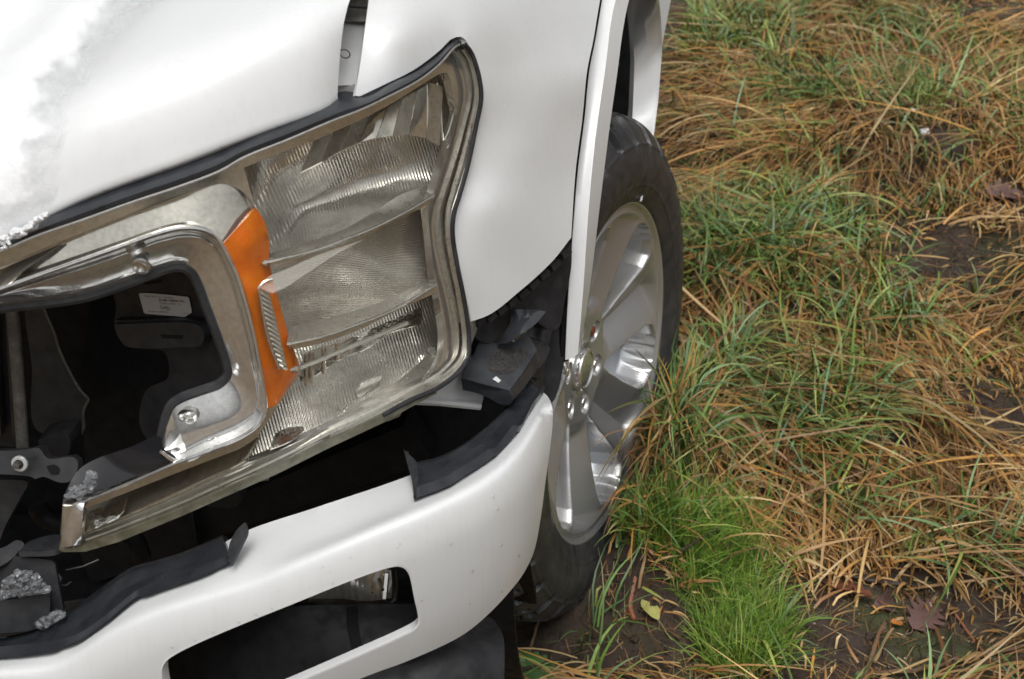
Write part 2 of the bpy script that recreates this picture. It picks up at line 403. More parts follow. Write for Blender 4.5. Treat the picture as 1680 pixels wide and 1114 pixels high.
# hood: stations along the leading edge, one profile swept over them
HE = [(-260, 500, .015), (-150, 455, .03), (0, 392, .074), (130, 325, .10), (300, 262, .145), (430, 212, .19), (505, 186, .222), (540, 172, .243), (554, 158, .256)]
he = row(HE); he = np.vstack([he[:1]+np.array([[-.75, -.02, -.012]]), he[:1]+np.array([[-.35, -.012, -.006]]), he]); he = resample(cr(he, .004), 90)
prof = [(.055, -.022), (.022, -.016), (.004, -.006), (0, 0), (.004, .011), (.014, .032), (.027, .053), (.041, .067), (.062, .079), (.1, .089), (.2, .105), (.42, .13), (.8, .165), (1.5, .2)]
rows = []
for dy, dz in prof:
    k = np.linspace(0, 1, len(he))[:, None]
    rows.append(he+np.array([0, dy, dz])+np.array([1, 0, 0])*(.03*dy*k)+np.array([0, 0, 1])*.0)
HOODR = np.array(rows)
loft('hood', rows, PAINT, TRUCK, N=90, M=4, solid=.0035, angle=80)

# fender
FD = [(583, 158, .27), (596, 70, .32), (605, 0, .36), (640, -200, .55), (680, 118, .34), (650, 60, .335), (745, 66, .415), (757, 62, .425), (770, 20, .46), (690, 0, .405), (800, -100, .60), (900, -100, .75),
      (789, 152, .425), (779, 207, .41), (760, 300, .38), (742, 382, .345), (750, 450, .335), (766, 528, .335), (850, 480, .40), (935, 395, .50), (947, 280, .565), (957, 194, .605), (965, 115, .64), (975, 65, .70), (987, 0, .78), (1010, -60, .87),
      (850, 250, .455), (840, 100, .50), (835, 400, .40), (870, 0, .60), (800, 340, .385), (800, 440, .37)]
fdepth = tps(FD)
FOUT = [(583, 157), (583, 157), (593, 90), (605, 0), (618, -90), (640, -200), (640, -200), (1050, -200), (1050, -200), (997.5, -60), (984.5, 0), (973.5, 65), (963.5, 115), (955.5, 194), (944.5, 280), (937, 390), (937, 390), (905, 430), (850, 480), (805, 515), (769, 529), (769, 529), (757, 470), (750, 420), (745, 380), (750, 342), (765, 296), (782, 205), (790, 152), (775, 92), (764, 66), (755, 60), (741, 64), (720, 84), (680, 114), (630, 139), (590, 158), (590, 158)]
patch('fender', FOUT, fdepth, PAINT, TRUCK, step=9, solid=.004, angle=80)

# white inner flange seen through the gap between hood and fender, dark trough below
g1 = patch('fender_flange', [(545, 140), (545, 140), (612, 140), (612, 140), (660, -150), (660, -150), (560, -150), (560, -150)], tps([(545, 140, .31), (612, 140, .325), (580, 0, .405), (600, -150, .52), (560, -150, .5), (660, -150, .53)]), PAINT, TRUCK, step=20, smooth_out=False)
hp = row([(566, 88, .325)])[0]
ra = np.linspace(0, 2*math.pi, 20); tube('flange_hole', np.array([hp+np.array([.0052*math.cos(q), -.0005-.0015*math.sin(q), .005*math.sin(q)]) for q in ra]), .0007, STEEL, g1, 6, caps=False)
patch('flange_cap', [(558, 35), (618, 35), (625, -60), (560, -60)], tps([(558, 35, .37), (618, 35, .382), (600, -60, .43), (560, -60, .42)]), STEEL, g1, step=20, smooth_out=False)
tube('flange_seam', row([(570, 11, .375), (626, 14, .385)]), .0012, BLACKP, g1, 6)

# wheel arch flare: front strip (bright facet, fold, lip) and the rear half
def flare(name, gap, fold, lip, parent=TRUCK):
    return loft(name, [row(gap, 'x'), row(fold, 'x'), row(lip, 'x')], PAINT, parent, N=60, M=5, solid=.004, angle=25)
gap = [(1012, -120, .987), (988, 0, .988), (977, 65, .988), (967, 115, .988), (959, 194, .988), (948, 280, .988), (939, 385, .987), (931, 500, .986), (927, 591, .985)]
fold = [(1050, -120, 1.012), (1010, 0, 1.012), (1002, 40, 1.012), (993, 113, 1.012), (977, 226, 1.011), (966, 340, 1.01), (957, 472, 1.006), (948, 581, 1.0)]
lip = [(1072, -120, 1.004), (1032, 0, 1.003), (1022, 50, 1.003), (1012, 125, 1.003), (1000, 210, 1.002), (985, 330, 1.0), (968, 470, .996), (952, 577, .992)]
V = []
qa, qb, qc = (resample(cr([p[:2] for p in r_], 4)[:, :2], 60) for r_ in (gap, fold, lip))
ya = P(qa[:, 0], qa[:, 1], x=.988)[:, 1]; ti = np.linspace(-1, 1, 60); ya = np.polyval(np.polyfit(ti, ya, 4), ti); a0 = P(qa[:, 0], qa[:, 1], y=ya)
A = np.array([a0, P(qb[:, 0], qb[:, 1], y=ya+.007), P(qc[:, 0], qc[:, 1], y=ya+.045)])
def lerp(a, b, t): return a+(b-a)*t
tuck = np.array([0, .03, -.002])
S = [A[0]+np.array([-.0005, .006, 0]), A[0]+np.array([-.0002, .001, 0]), A[0]+(A[1]-A[0])*.04, lerp(A[0], A[1], .5)+np.array([.0015, -.0015, 0]), lerp(A[0], A[1], .9), A[1], lerp(A[1], A[2], .12), lerp(A[1], A[2], .5), A[2], A[2]+np.array([-.006, .008, 0]), A[2]+np.array([-.03, .02, 0])]
S = np.array(S).reshape(-1, 3)
FL = mesh('wheel_arch_flare', S, orient(S, grid_faces(11, 60)), PAINT, TRUCK, True, .002, 0)
tube('flare_gap_shade', P(qa[:, 0]-3, qa[:, 1], y=ya+.016), .006, DARKP, FL, 8)  # near-black tube added as the shade inside the fender gap
ro = [(1098, -120, 1.02), (1085, -40, 1.02), (1077, 0, 1.02), (1081, 32, 1.02), (1083, 81, 1.02), (1077, 162, 1.02), (1071, 215, 1.018), (1058, 330, 1.01)]
ri = [(1020, -160, 1.33), (1030, -60, 1.33), (1034, 10, 1.315), (1038, 60, 1.30), (1041, 105, 1.285), (1038, 187, 1.25), (1033, 240, 1.22), (1020, 340, 1.17)]
ro = [(1060, -160, 1.02), (1072, -60, 1.02), (1077, 0, 1.02), (1081, 32, 1.02), (1083, 81, 1.02), (1077, 162, 1.02), (1069, 225, 1.02), (1050, 330, 1.02)]
a, b = resample(row(ro, 'x'), 40), resample(row(ri, 'y'), 40)
S = np.array([b+np.array([-.01, .03, 0]), b, lerp(a, b, .5)+np.array([0, -.003, 0]), lerp(a, b, .08), a, a+np.array([.003, .004, 0]), a+np.array([.0, .03, 0])]).reshape(-1, 3)
mesh('rear_arch_flare', S, orient(S, grid_faces(7, 40)), PAINT, TRUCK, True, .002)
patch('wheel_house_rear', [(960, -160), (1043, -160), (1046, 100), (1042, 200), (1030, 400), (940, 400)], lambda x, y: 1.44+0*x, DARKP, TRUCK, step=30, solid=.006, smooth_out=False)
# door and sill beyond the arch, body side
dq = row([(1074, -70, 1.62), (1112, -70, 1.62), (1101, 0, 1.62), (1085, 82, 1.62), (1070, 60, 1.62)], 'y')
dq2 = dq+np.array([-.02, .35, -.02])
Sd = np.vstack([dq, dq2])
mesh('door_sill', Sd, [(0, 1, 2, 3, 4), (5, 6, 1, 0), (6, 7, 2, 1), (7, 8, 3, 2), (8, 9, 4, 3)], PAINT, TRUCK, False, 0, .003)

# body side behind and above the arch
dp = [[(x_, y_, z_) for y_ in np.linspace(1.5, 2.9, 12)] for x_, z_ in ((.80, .44), (.895, .45), (.935, .60), (.975, .74), (.99, .86), (.99, 1.0), (.975, 1.2))]
S = np.array(dp).reshape(-1, 3); mesh('door', S, orient(S, grid_faces(7, 12)), PAINT, TRUCK, True, .004)
f0, f1, f2 = A[0][0], A[1][0], A[2][0]; r0, r1 = a[0], b[0]
arc = lambda p, q, h: np.array([p+(q-p)*t+np.array([0, 0, h*math.sin(math.pi*t)]) for t in np.linspace(0, 1, 16)])
S = np.array([arc(f0, r0+np.array([0, 0, .02]), .03), arc(f1, r0, .03), arc(f2, r1, .02)]).reshape(-1, 3)
mesh('arch_flare_top', S, grid_faces(3, 16), PAINT, TRUCK, True, .003)
u0 = arc(f0, r0+np.array([0, 0, .02]), .03)+np.array([-.004, 0, .004]); S = np.vstack([u0, np.array([(.985, p_[1], 1.30) for p_ in u0])])
mesh('fender_upper', S, grid_faces(2, 16), PAINT, TRUCK, True, .003)
# wheel house and the dark shell behind everything
th = np.linspace(math.radians(-35), math.radians(215), 40)
Sx = np.array([[(x, .946+.50*math.cos(t), .40+.50*math.sin(t)) for t in th] for x in (.35, .6, .8, .93)]).reshape(-1, 3)
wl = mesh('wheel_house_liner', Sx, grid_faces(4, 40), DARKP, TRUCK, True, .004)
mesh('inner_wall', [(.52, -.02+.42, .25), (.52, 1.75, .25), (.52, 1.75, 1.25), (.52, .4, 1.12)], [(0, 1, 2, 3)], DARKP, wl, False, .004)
back = mesh('dark_backing', [(-.6, .62, .2), (.93, .62, .2), (.90, .62, 1.02), (-.6, .62, 1.1), (-.6, .16, .2), (.93, .53, .40), (.86, .53, 1.0), (-.6, .16, 1.02)], [(0, 1, 2, 3), (3, 2, 6, 7), (0, 4, 5, 1), (1, 5, 6, 2)], DARKP, TRUCK, False, .003)  # dark box added behind the openings so no light leaks through
# under the hood, above the headlight: seal lip
# ------------------------------------------------------------------ headlight
LY = tps([(-80, 470, .045), (0, 440, .06), (200, 360, .105), (400, 250, .17), (550, 190, .23), (680, 130, .32), (757, 66, .415), (789, 152, .415), (779, 207, .40), (742, 382, .335), (766, 560, .31), (748, 612, .28), (627, 680, .205), (360, 804, .105), (110, 880, .055), (580, 450, .215), (430, 520, .14), (650, 300, .28), (700, 480, .28)])
def HLd(ctrl):
    if isinstance(ctrl, (int, float)): return lambda x, y: LY(x, y)+ctrl
    f = tps(ctrl); return lambda x, y: LY(x, y)+f(x, y)
TOP = [(-110, 484), (0, 408), (60, 396-3), (100, 370), (215, 334), (290, 305), (359, 280), (400, 257), (470, 229), (543, 198), (590, 180), (630, 161), (687, 131), (720, 105), (745, 77), (753, 72)]
TOP = [(-130, 452), (-60, 430), (0, 411), (60, 386), (140, 358), (215, 331), (290, 306), (359, 280), (400, 257), (470, 229), (543, 198), (590, 180), (630, 161), (687, 131), (720, 105), (745, 77), (753, 72)]
RIGHT = [(761, 72), (773, 88), (788, 152), (779, 207), (766, 270), (752, 320), (743, 350), (741, 382), (748, 430), (757, 475), (765, 522), (768, 555), (765, 588), (748, 612)]
BOT = [(716, 636), (671, 656), (627, 680), (538, 722), (449, 767), (360, 806), (295, 836), (192, 876), (136, 895), (97, 902)]
INN = [(103, 826), (121, 827), (141, 821), (218, 790), (295, 757), (350, 737), (400, 715), (425, 695), (436, 668), (432, 635), (414, 541), (388, 450), (366, 405), (355, 388), (335, 377), (300, 374), (258, 383), (190, 407), (93, 441), (0, 474), (-60, 494), (-130, 520)]
OUT = [TOP[0]]+TOP+RIGHT+BOT+[BOT[-1]]+[INN[0], INN[0]]+INN+[INN[-1]]
H = patch('headlight', OUT, HLd(.135), SATIN, TRUCK, step=18, solid=.004)      # its moulded housing; everything else of the lamp hangs on it
H['label'] = 'large clear headlight with chrome reflectors and an amber side reflector'
lensO = patch('lens', OUT, HLd(0), LENS, H, step=12, solid=.0028, angle=60)
# side walls of the housing
ol = cr(OUT, 8, True)
y0 = LY(ol[:, 0], ol[:, 1])
Aw = P(ol[:, 0], ol[:, 1], y=y0+.006); Bw = Aw+np.array([0, .13, .004])
S = np.vstack([Aw, Bw]); n_ = len(ol); icr = cr(INN, 5)[:, :2]; innd = np.sqrt(((ol[:, None, :2]-icr[None])**2).sum(-1)).min(1)     # the opening's own side is closed by the frame
mesh('housing_wall', S, [(i, (i+1) % n_, n_+(i+1) % n_, n_+i) for i in range(n_) if innd[i] > 4 and ol[i, 0] > 128], SATIN, H, True, .002)

# chamber outlines
UCH = [(400, 275), (400, 275), (470, 247), (529, 224), (590, 197), (644, 169), (690, 140), (722, 121), (733, 119), (740, 135), (747, 170), (750, 184), (744, 215), (730, 258), (716, 300), (710, 320), (710, 320), (669, 345), (615, 371), (562, 393), (508, 412), (440, 428), (436, 425), (436, 425), (442, 396), (434, 366), (421, 346), (421, 346), (410, 310)]
MCH = [(432, 441), (432, 441), (481, 433), (562, 408), (642, 364), (700, 337), (700, 337), (706, 390), (712, 452), (714, 465), (714, 465), (642, 508), (589, 529), (535, 548), (490, 559), (472, 562), (472, 562), (463, 520), (445, 470)]
LCH = [(478, 574), (478, 574), (530, 562), (589, 541), (650, 510), (718, 479), (718, 479), (725, 522), (729, 555), (724, 588), (704, 617), (656, 643), (600, 671), (567, 687), (493, 722), (430, 751), (405, 758), (395, 752), (395, 752), (425, 712), (455, 668), (477, 632), (492, 612), (490, 592)]
ARMU = [(-130, 480), (-130, 480), (0, 440), (60, 412), (100, 396), (160, 372), (215, 350), (300, 318), (340, 306), (370, 302), (400, 316), (415, 336), (419, 346), (419, 346), (400, 369), (368, 398), (362, 392), (345, 377), (318, 368), (290, 370), (255, 379), (190, 402), (93, 436), (0, 469), (-130, 514), (-130, 514)]
ARML = [(139, 873), (139, 873), (142, 833), (142, 833), (172, 822), (218, 804), (295, 774), (371, 745), (400, 733), (420, 722), (395, 755), (395, 755), (440, 740), (448, 738), (448, 738), (346, 781), (243, 828), (190, 852)]
ARML = [(139, 873), (139, 873), (142, 833), (142, 833), (172, 822), (218, 804), (295, 774), (371, 745), (392, 737), (425, 716), (425, 716), (395, 757), (346, 781), (243, 828), (190, 852)]
AMB = [(420, 341), (420, 341), (435, 366), (442, 396), (442, 430), (451, 470), (465, 520), (477, 562), (488, 592), (489, 610), (475, 634), (455, 664), (455, 664), (440, 670), (440, 670), (436, 640), (418, 541), (392, 450), (364, 402), (364, 402), (397, 366)]
# chrome bezel between the chambers and the lens edge
def inset(ol_, d):
    p = np.array(ol_, float); c = cr(p, 6, True)[:, :2]
    t = np.roll(c, -1, 0)-np.roll(c, 1, 0); nrm = np.stack([t[:, 1], -t[:, 0]], 1); nrm /= np.linalg.norm(nrm, axis=1)[:, None]+1e-9
    area = .5*(c[:, 0]*np.roll(c[:, 1], -1)-np.roll(c[:, 0], -1)*c[:, 1]).sum()
    return c-nrm*d*(1 if area > 0 else -1)
BO = cr([TOP[0]]+TOP+[(759, 80), (768, 100), (776, 152), (764, 205), (750, 262), (736, 312), (727, 345), (727, 382), (735, 430), (744, 475), (751, 522), (754, 555), (750, 582), (734, 604)]+[(704, 628), (664, 650), (620, 673), (535, 714), (446, 757), (355, 799), (290, 828), (190, 868), (136, 890), (100, 900)]+[(100, 900)]+[INN[0], INN[0]]+INN+[INN[-1]], 8, True)[:, :2]
bez = patch('chrome_bezel', BO, HLd([(-130, 480, .014), (215, 334, .014), (543, 198, .018), (753, 74, .02), (788, 152, .02), (740, 300, .022), (755, 540, .02), (538, 714, .018), (300, 822, .014), (110, 890, .012), (430, 690, .016), (300, 374, .012), (93, 441, .014), (600, 385, .026), (480, 560, .022), (600, 530, .024)]),
            CHROME, H, holes=[UCH, MCH, LCH, ARMU, ARML, AMB], step=12, solid=.01, angle=60)
# outer grey channel and black gasket along the outer edge
rg = cr(RIGHT+BOT[:3], 6); rin = rg.copy()
tube('gasket', P(rg[:, 0]+1.5, rg[:, 1]+1, y=LY(rg[:, 0], rg[:, 1])+.002), .0026, BLACKP, H, 8)
ch = cr([(757, 78), (770, 98), (781, 152), (771, 206), (757, 264), (743, 314), (735, 346), (734, 382), (741, 430), (750, 475), (758, 522), (761, 555), (757, 585), (740, 608), (706, 633), (664, 655)], 6)
tube('edge_channel', P(ch[:, 0]+3, ch[:, 1], y=LY(ch[:, 0], ch[:, 1])+.016), .0042, SATIN, H, 8)
tl = cr(TOP, 6)
tube('upper_edge', P(tl[:, 0], tl[:, 1]+.5, y=LY(tl[:, 0], tl[:, 1])-.001), .0017, SATIN, H, 8)
bl = cr([(664, 651), (620, 673), (535, 714), (446, 757), (355, 799), (290, 828), (190, 868), (141, 886)], 6)
tube('lower_edge', P(bl[:, 0], bl[:, 1], y=LY(bl[:, 0], bl[:, 1])+.006), .0013, SATIN, H, 8)
il = cr(INN[1:], 6)
tube('inner_edge', P(il[:, 0], il[:, 1], y=LY(il[:, 0], il[:, 1])-.001), .0016, CHROME, H, 8)
# lower flange of the lens with tabs
fl_ = patch('lens_flange', BOT[1:]+[(97, 902)]+[(104, 906), (140, 905), (195, 889), (300, 846), (365, 817), (454, 778), (542, 734), (630, 693), (674, 668), (718, 645)], HLd(.003), mat('greenish_lens_edge', (.15, .145, .10), .35, 0, .5, build=b_dirtyplastic((.10, .098, .065), (.2, .19, .14), 60, .25, .5)), H, step=8, solid=.012, smooth_out=False)
for q in ([(630, 686), (663, 668), (656, 683), (635, 692)], [(466, 758), (500, 742), (495, 752), (470, 766)]):
    patch('mounting_tab', q, HLd(.01), fl_.data.materials[0], H, step=10, solid=.004, smooth_out=False)
patch('lower_clip', [(395, 782), (440, 768), (442, 788), (415, 792)], HLd(.06), STEEL, H, step=10, solid=.006, smooth_out=False)

# upper chamber
patch('reflector_bowl', UCH, HLd([(400, 275, .07), (529, 224, .10), (644, 169, .085), (733, 119, .06), (750, 184, .055), (716, 300, .045), (708, 322, .034), (669, 347, .034), (615, 373, .034), (562, 395, .034), (508, 414, .034), (436, 427, .04), (421, 346, .045), (530, 255, .10), (620, 222, .082), (710, 235, .062), (480, 275, .09), (480, 330, .11), (560, 310, .105), (650, 285, .08), (690, 270, .066), (560, 365, .075), (640, 335, .058), (480, 390, .085), (690, 310, .05)]), FLUTE, H, step=9, solid=.002, angle=60)
fx = [(492, 283, 515, 232), (529, 265, 546, 217), (560, 247, 578, 203), (590, 233, 608, 189), (618, 226, 636, 177), (645, 222, 660, 163), (672, 221, 684, 149), (700, 227, 707, 136), (722, 239, 728, 142)]
for k, (f_, g_) in enumerate(zip(fx[:-1], fx[1:])):
    xb0, yb0, xt0, yt0 = f_; xb1, yb1, xt1, yt1 = g_; db = np.interp([xb0, xb1], [492, 560, 640, 724], [.060, .050, .034, .024]); tl_ = (.019, .013, .016, .012, .015, .011, .014, .010)[k]; tw = (.0, .005, -.004, .006, -.003, .005, .0, .006)[k]
    patch('reflector_facet', [(xb0, yb0), (xb1-1, yb1), (xt1-1, yt1), (xt0, yt0)], HLd([(xb0, yb0, db[0]), (xb1, yb1, db[1]), (xt0, yt0, db[0]+tl_), (xt1, yt1, db[1]+tl_+tw)]), SATIN if k % 3 else CHROME, H, step=14, solid=.002, smooth_out=False)
for x0, y0_, x1, y1_ in ((700, 142, 716, 232), (717, 136, 726, 230), (650, 176, 662, 222), (679, 156, 692, 226)):
    pp = np.array([(x0, y0_), ((x0+x1)/2+2, (y0_+y1_)/2), (x1, y1_)]); tube('reflector_rib', P(pp[:, 0], pp[:, 1], y=LY(pp[:, 0], pp[:, 1])+np.array([.050, .042, .036])), .0014, CHROME, H, 6)
def shelf(name, top, line, under, dt, dl, du):
    n_ = 40; a, b, c = (resample(cr(q, 4)[:, :2], n_) for q in (top, line, under)); 
    g = [P(q[:, 0], q[:, 1], y=LY(q[:, 0], q[:, 1])+d) for q, d in ((a, dt), (.5*(a+b), (dt+dl)/2+.003), (b, dl), (c, du))]
    nose = [lerp(g[1], g[2], .9), g[2], lerp(g[2], g[3], .15)]
    S = np.vstack([g[0], g[1]]+nose+[lerp(g[2], g[3], .6), g[3], g[3]+np.array([0, .03, .001])])
    mesh(name, S, orient(S, grid_faces(8, n_)), SATIN, H, True, .0015)
    q = b; tube('shelf_edge', P(q[:, 0], q[:, 1], y=LY(q[:, 0], q[:, 1])+dl-.0015), .0017, CHROME, H, 8)  # chrome tube added along the shelf line to give a bright highlight
shelf('reflector_shelf', [(432, 420), (500, 398), (560, 378), (610, 350), (660, 318), (706, 304)], [(430, 431), (508, 413), (562, 394), (615, 373), (669, 346), (711, 321)], [(432, 440), (481, 432), (562, 408), (642, 364), (703, 337)], .042, .020, .03)
patch('middle_reflector', MCH, HLd([(432, 441, .05), (562, 408, .045), (700, 337, .045), (712, 452, .055), (642, 505, .085), (535, 545, .11), (472, 560, .11), (550, 450, .08), (650, 400, .06), (600, 500, .095), (480, 500, .10)]), FLUTEM, H, step=9, solid=.002, angle=60)
shelf('reflector_shelf', [(474, 538), (486, 534), (562, 515), (629, 494), (710, 454)], [(470, 564), (535, 550), (589, 531), (642, 510), (716, 467)], [(474, 572), (530, 560), (589, 540), (650, 509), (718, 479)], .045, .020, .03)
patch('lower_reflector', LCH, HLd([(478, 574, .095), (589, 541, .095), (718, 479, .085), (729, 555, .07), (656, 643, .035), (567, 687, .03), (405, 758, .03), (425, 712, .045), (477, 632, .072), (600, 600, .074), (540, 650, .058), (650, 570, .076), (700, 600, .05), (490, 690, .045)]), FLUTE, H, step=9, solid=.002, angle=60)
patch('bright_strip', [(496, 592), (500, 580), (560, 560), (640, 526), (672, 512), (690, 505), (690, 530), (672, 536), (640, 546), (600, 572), (560, 588), (520, 614), (494, 626), (490, 612)], HLd([(496, 590, .068), (590, 545, .068), (690, 505, .066), (690, 530, .05), (600, 572, .05), (494, 626, .048), (600, 555, .062)]), MIRROR, H, step=7, solid=.002, angle=60)
tube('reflector_rib', P(np.array([471., 500, 560, 620, 668]), np.array([608., 600, 575, 550, 530]), y=LY(np.array([471., 500, 560, 620, 668]), np.array([608., 600, 575, 550, 530]))+.03), .0026, SATIN, H, 8)
for x, ya, yb in ((503, 580, 632), (511, 577, 628), (531, 568, 612), (553, 562, 590)):
    pp = np.array([(x, ya), (x, yb)], float); tube('reflector_rib', P(pp[:, 0], pp[:, 1], y=LY(pp[:, 0], pp[:, 1])+.045), .0024, CHROME, H, 6)
patch('bulb_shade', [(583, 642), (596, 630), (627, 617), (622, 626), (606, 640), (588, 652)], HLd(.045), CHROME, H, step=6, solid=.004)
patch('corner_prism', [(552, 660), (562, 648), (582, 640), (580, 655), (566, 672), (555, 682)], HLd([(552, 660, .05), (582, 640, .06), (566, 672, .038)]), MIRROR, H, step=5, solid=.003)
patch('corner_prism', [(701, 574), (707, 568), (724, 592), (720, 600)], HLd([(701, 574, .06), (724, 592, .04), (707, 568, .055)]), MIRROR, H, step=5, solid=.003)

# C-shaped mirror arms
patch('mirror_arm', ARMU, HLd([(-130, 495, .03), (0, 455, .03), (100, 398, .034), (100, 434, .028), (215, 350, .034), (300, 318, .034), (380, 305, .030), (419, 346, .028), (368, 398, .022), (300, 372, .026), (200, 400, .028)]), CHROME, H, step=9, solid=.003, angle=60)
patch('mirror_facet', [(-90, 480), (-90, 480), (0, 442), (100, 400), (100, 400), (70, 420), (40, 440), (12, 464), (-90, 500), (-90, 500)], HLd([(-60, 478, .027), (100, 396, .030), (48, 434, .012), (-60, 490, .014), (20, 440, .021)]), CHROME, H, step=9, solid=.002)
patch('mirror_arm', ARML, HLd([(139, 873, .012), (142, 833, .05), (218, 804, .045), (295, 774, .04), (371, 745, .034), (425, 716, .03), (395, 757, .016), (346, 781, .014), (243, 828, .012), (190, 852, .012)]), mat('dark_tinted_chrome', (.7, .67, .6), .1, .85, build=b_chrome(.06, .2, (.74, .71, .63))), H, step=8, solid=.003, angle=60)
patch('mirror_facet', [(142, 871), (142, 871), (145, 840), (145, 840), (165, 832), (165, 832), (167, 846), (172, 850), (195, 828), (208, 816), (208, 816), (202, 838), (190, 850), (190, 850)], HLd([(142, 871, -.001), (145, 840, .019), (165, 832, .021), (208, 816, .020), (190, 850, .0)]), MIRROR, H, step=6, solid=.002, smooth_out=False)
patch('mirror_facet', [(443, 737), (452, 712), (468, 703), (499, 701), (488, 716), (466, 728)], HLd([(443, 737, .004), (452, 712, .02), (499, 701, .02), (488, 716, .011)]), MIRROR, H, step=6, solid=.002)
# end cap of the lower arm
patch('arm_end_cap', [(97, 900), (97, 900), (104, 862), (104, 830), (104, 830), (121, 829), (138, 823), (138, 823), (134, 860), (133, 893), (133, 893)], HLd([(97, 900, .012), (104, 830, .012), (124, 829, -.003), (119, 862, -.005), (112, 896, -.004), (138, 823, -.001), (133, 893, -.001)]), CHROME, H, step=7, solid=.012)
# amber reflector, ribbed marker and painted reflection streak
amb = patch('amber_reflector', AMB, HLd([(421, 345, .02), (442, 396, .03), (366, 403, .014), (392, 450, .014), (418, 541, .014), (436, 640, .014), (440, 670, .012), (455, 664, .02), (492, 600, .035), (445, 470, .03), (410, 400, .012), (425, 480, .018), (450, 600, .018), (472, 562, .034)]), AMBER, H, step=7, solid=.004)
MK = [(424, 474), (424, 474), (441, 480), (441, 480), (454, 530), (471, 604), (471, 604), (459, 606), (459, 606), (444, 560), (432, 510)]
mk = patch('side_marker', MK, HLd(.010), SATIN, H, step=6, solid=.004)
for k in range(15):
    t = (k+.5)/15; a = np.array([lerp(424, 459, t)-(3*math.sin(3.1*t)), lerp(476, 604, t)-2]); b = np.array([lerp(441, 471, t), lerp(483, 606, t)+3])
    pp = np.array([a, (a+b)/2, b]); tube('marker_rib', P(pp[:, 0], pp[:, 1], y=LY(pp[:, 0], pp[:, 1])+np.array([.010, .008, .010])), .0016, SATIN, mk, 6)
fr_ = cr([(459, 606), (440, 556), (424, 472), (424, 472), (434, 462), (447, 458)], 5)
tube('marker_edge', P(fr_[:, 0], fr_[:, 1], y=LY(fr_[:, 0], fr_[:, 1])+.006), .0014, CHROME, H, 6)
patch('reflection_streak', [(424, 471), (424, 471), (440, 454), (470, 441), (530, 415), (600, 392), (600, 392), (560, 412), (510, 444), (470, 470), (447, 480), (447, 480)], HLd([(424, 471, .006), (600, 392, .02), (470, 441, .012), (470, 470, .002), (447, 480, .0)]), FROST, H, step=7, solid=.003)  # translucent sheet standing in for a white reflection in the lens

# grille-side frame: chrome tunnel round the opening, with two screws
GO = [(x+1, y+2) for x, y in INN[::-1][:-2]]       # from upper left round to lower left
GI = [(-130, 540), (-60, 522), (0, 505), (93, 494), (145, 485), (200, 467), (255, 446), (285, 437), (304, 438), (318, 448), (327, 465), (340, 500), (358, 548), (373, 592), (375, 612), (362, 628), (330, 640), (298, 652), (282, 664), (272, 690), (263, 735)]
GOr = [(-130, 521), (-60, 496), (0, 476), (93, 443), (190, 409), (258, 385), (300, 376), (334, 379), (354, 391), (365, 406), (387, 452), (413, 543), (431, 637), (434, 666), (424, 694), (400, 714), (350, 737), (295, 757), (264, 738)]
fr_o = GOr+[GI[-1]]+GI[::-1]+[GI[0]]
n_ = 150
ga, gb = resample(cr(GOr, 4)[:, :2], n_), resample(cr(GI, 4)[:, :2], n_)
# pair the two edges by their share of length between matching corners
ka, kb = [0, 5, 12, 16, 18], [0, 6, 13, 16, 20]
def split(pl, ks):
    out = []
    for a_, b_ in zip(ks[:-1], ks[1:]): out.append(resample(cr(pl[a_:b_+1], 3)[:, :2], 40)[:-1])
    return np.vstack(out+[np.array(pl[-1], float)[None]])
ga, gb = split(GOr, ka), split(GI, kb)
wd = np.linalg.norm(gb-ga, axis=1)[:, None]; dr = (gb-ga)/wd
G = []
for t_, dd in ((0, .000), (.03, .002), (.07, .007), (.12, .014), (.18, .0185), (.24, .020), (.30, .0205), (.42, .0225), (.56, .025), (.74, .029), (.97, .034), (1., .045)):
    q = ga+(gb-ga)*t_; G.append(P(q[:, 0], q[:, 1], y=LY(q[:, 0], q[:, 1])+dd))
S = np.array(G).reshape(-1, 3)
gf = mesh('grille_side_frame', S, orient(S, grid_faces(12, len(ga))), CHROME, H, True, .003, 0)
gi = cr(GI, 6)
tube('opening_gasket', P(gi[:, 0]-1, gi[:, 1]+1, y=LY(gi[:, 0], gi[:, 1])+.036), .0055, GREYP, H, 8)
for sx, sy in ((231, 438), (307, 685)):
    c = P(sx, sy, y=float(LY(sx, sy))+.020); V = []; Fc = []
    for k, (r_, d_) in enumerate(((.0098, .004), (.0098, 0), (.0085, -.003), (.005, -.0035), (.004, -.001), (.0, -.001))):
        for q in range(20): V.append(c+np.array([r_*math.cos(q*math.pi/10), d_-.35*r_*math.sin(q*math.pi/10), r_*.95*math.sin(q*math.pi/10)]))
    mesh('screw', V, grid_faces(6, 20, True), BOLTM, H, True, 0, 0, angle=30)
# lower lip of the frame towards the grille: glossy black ledge with meltwater
patch('grille_ledge', [(103, 820), (112, 798), (130, 770), (160, 752), (210, 735), (262, 716), (268, 735), (290, 752), (218, 783), (141, 814)], tps([(103, 820, .068), (141, 814, .072), (218, 783, .082), (290, 752, .098), (112, 800, .075), (160, 752, .10), (262, 716, .12)]), mat('wet_black_plastic', (.012, .012, .014), .12, 0, .6), H, step=10, solid=.004)
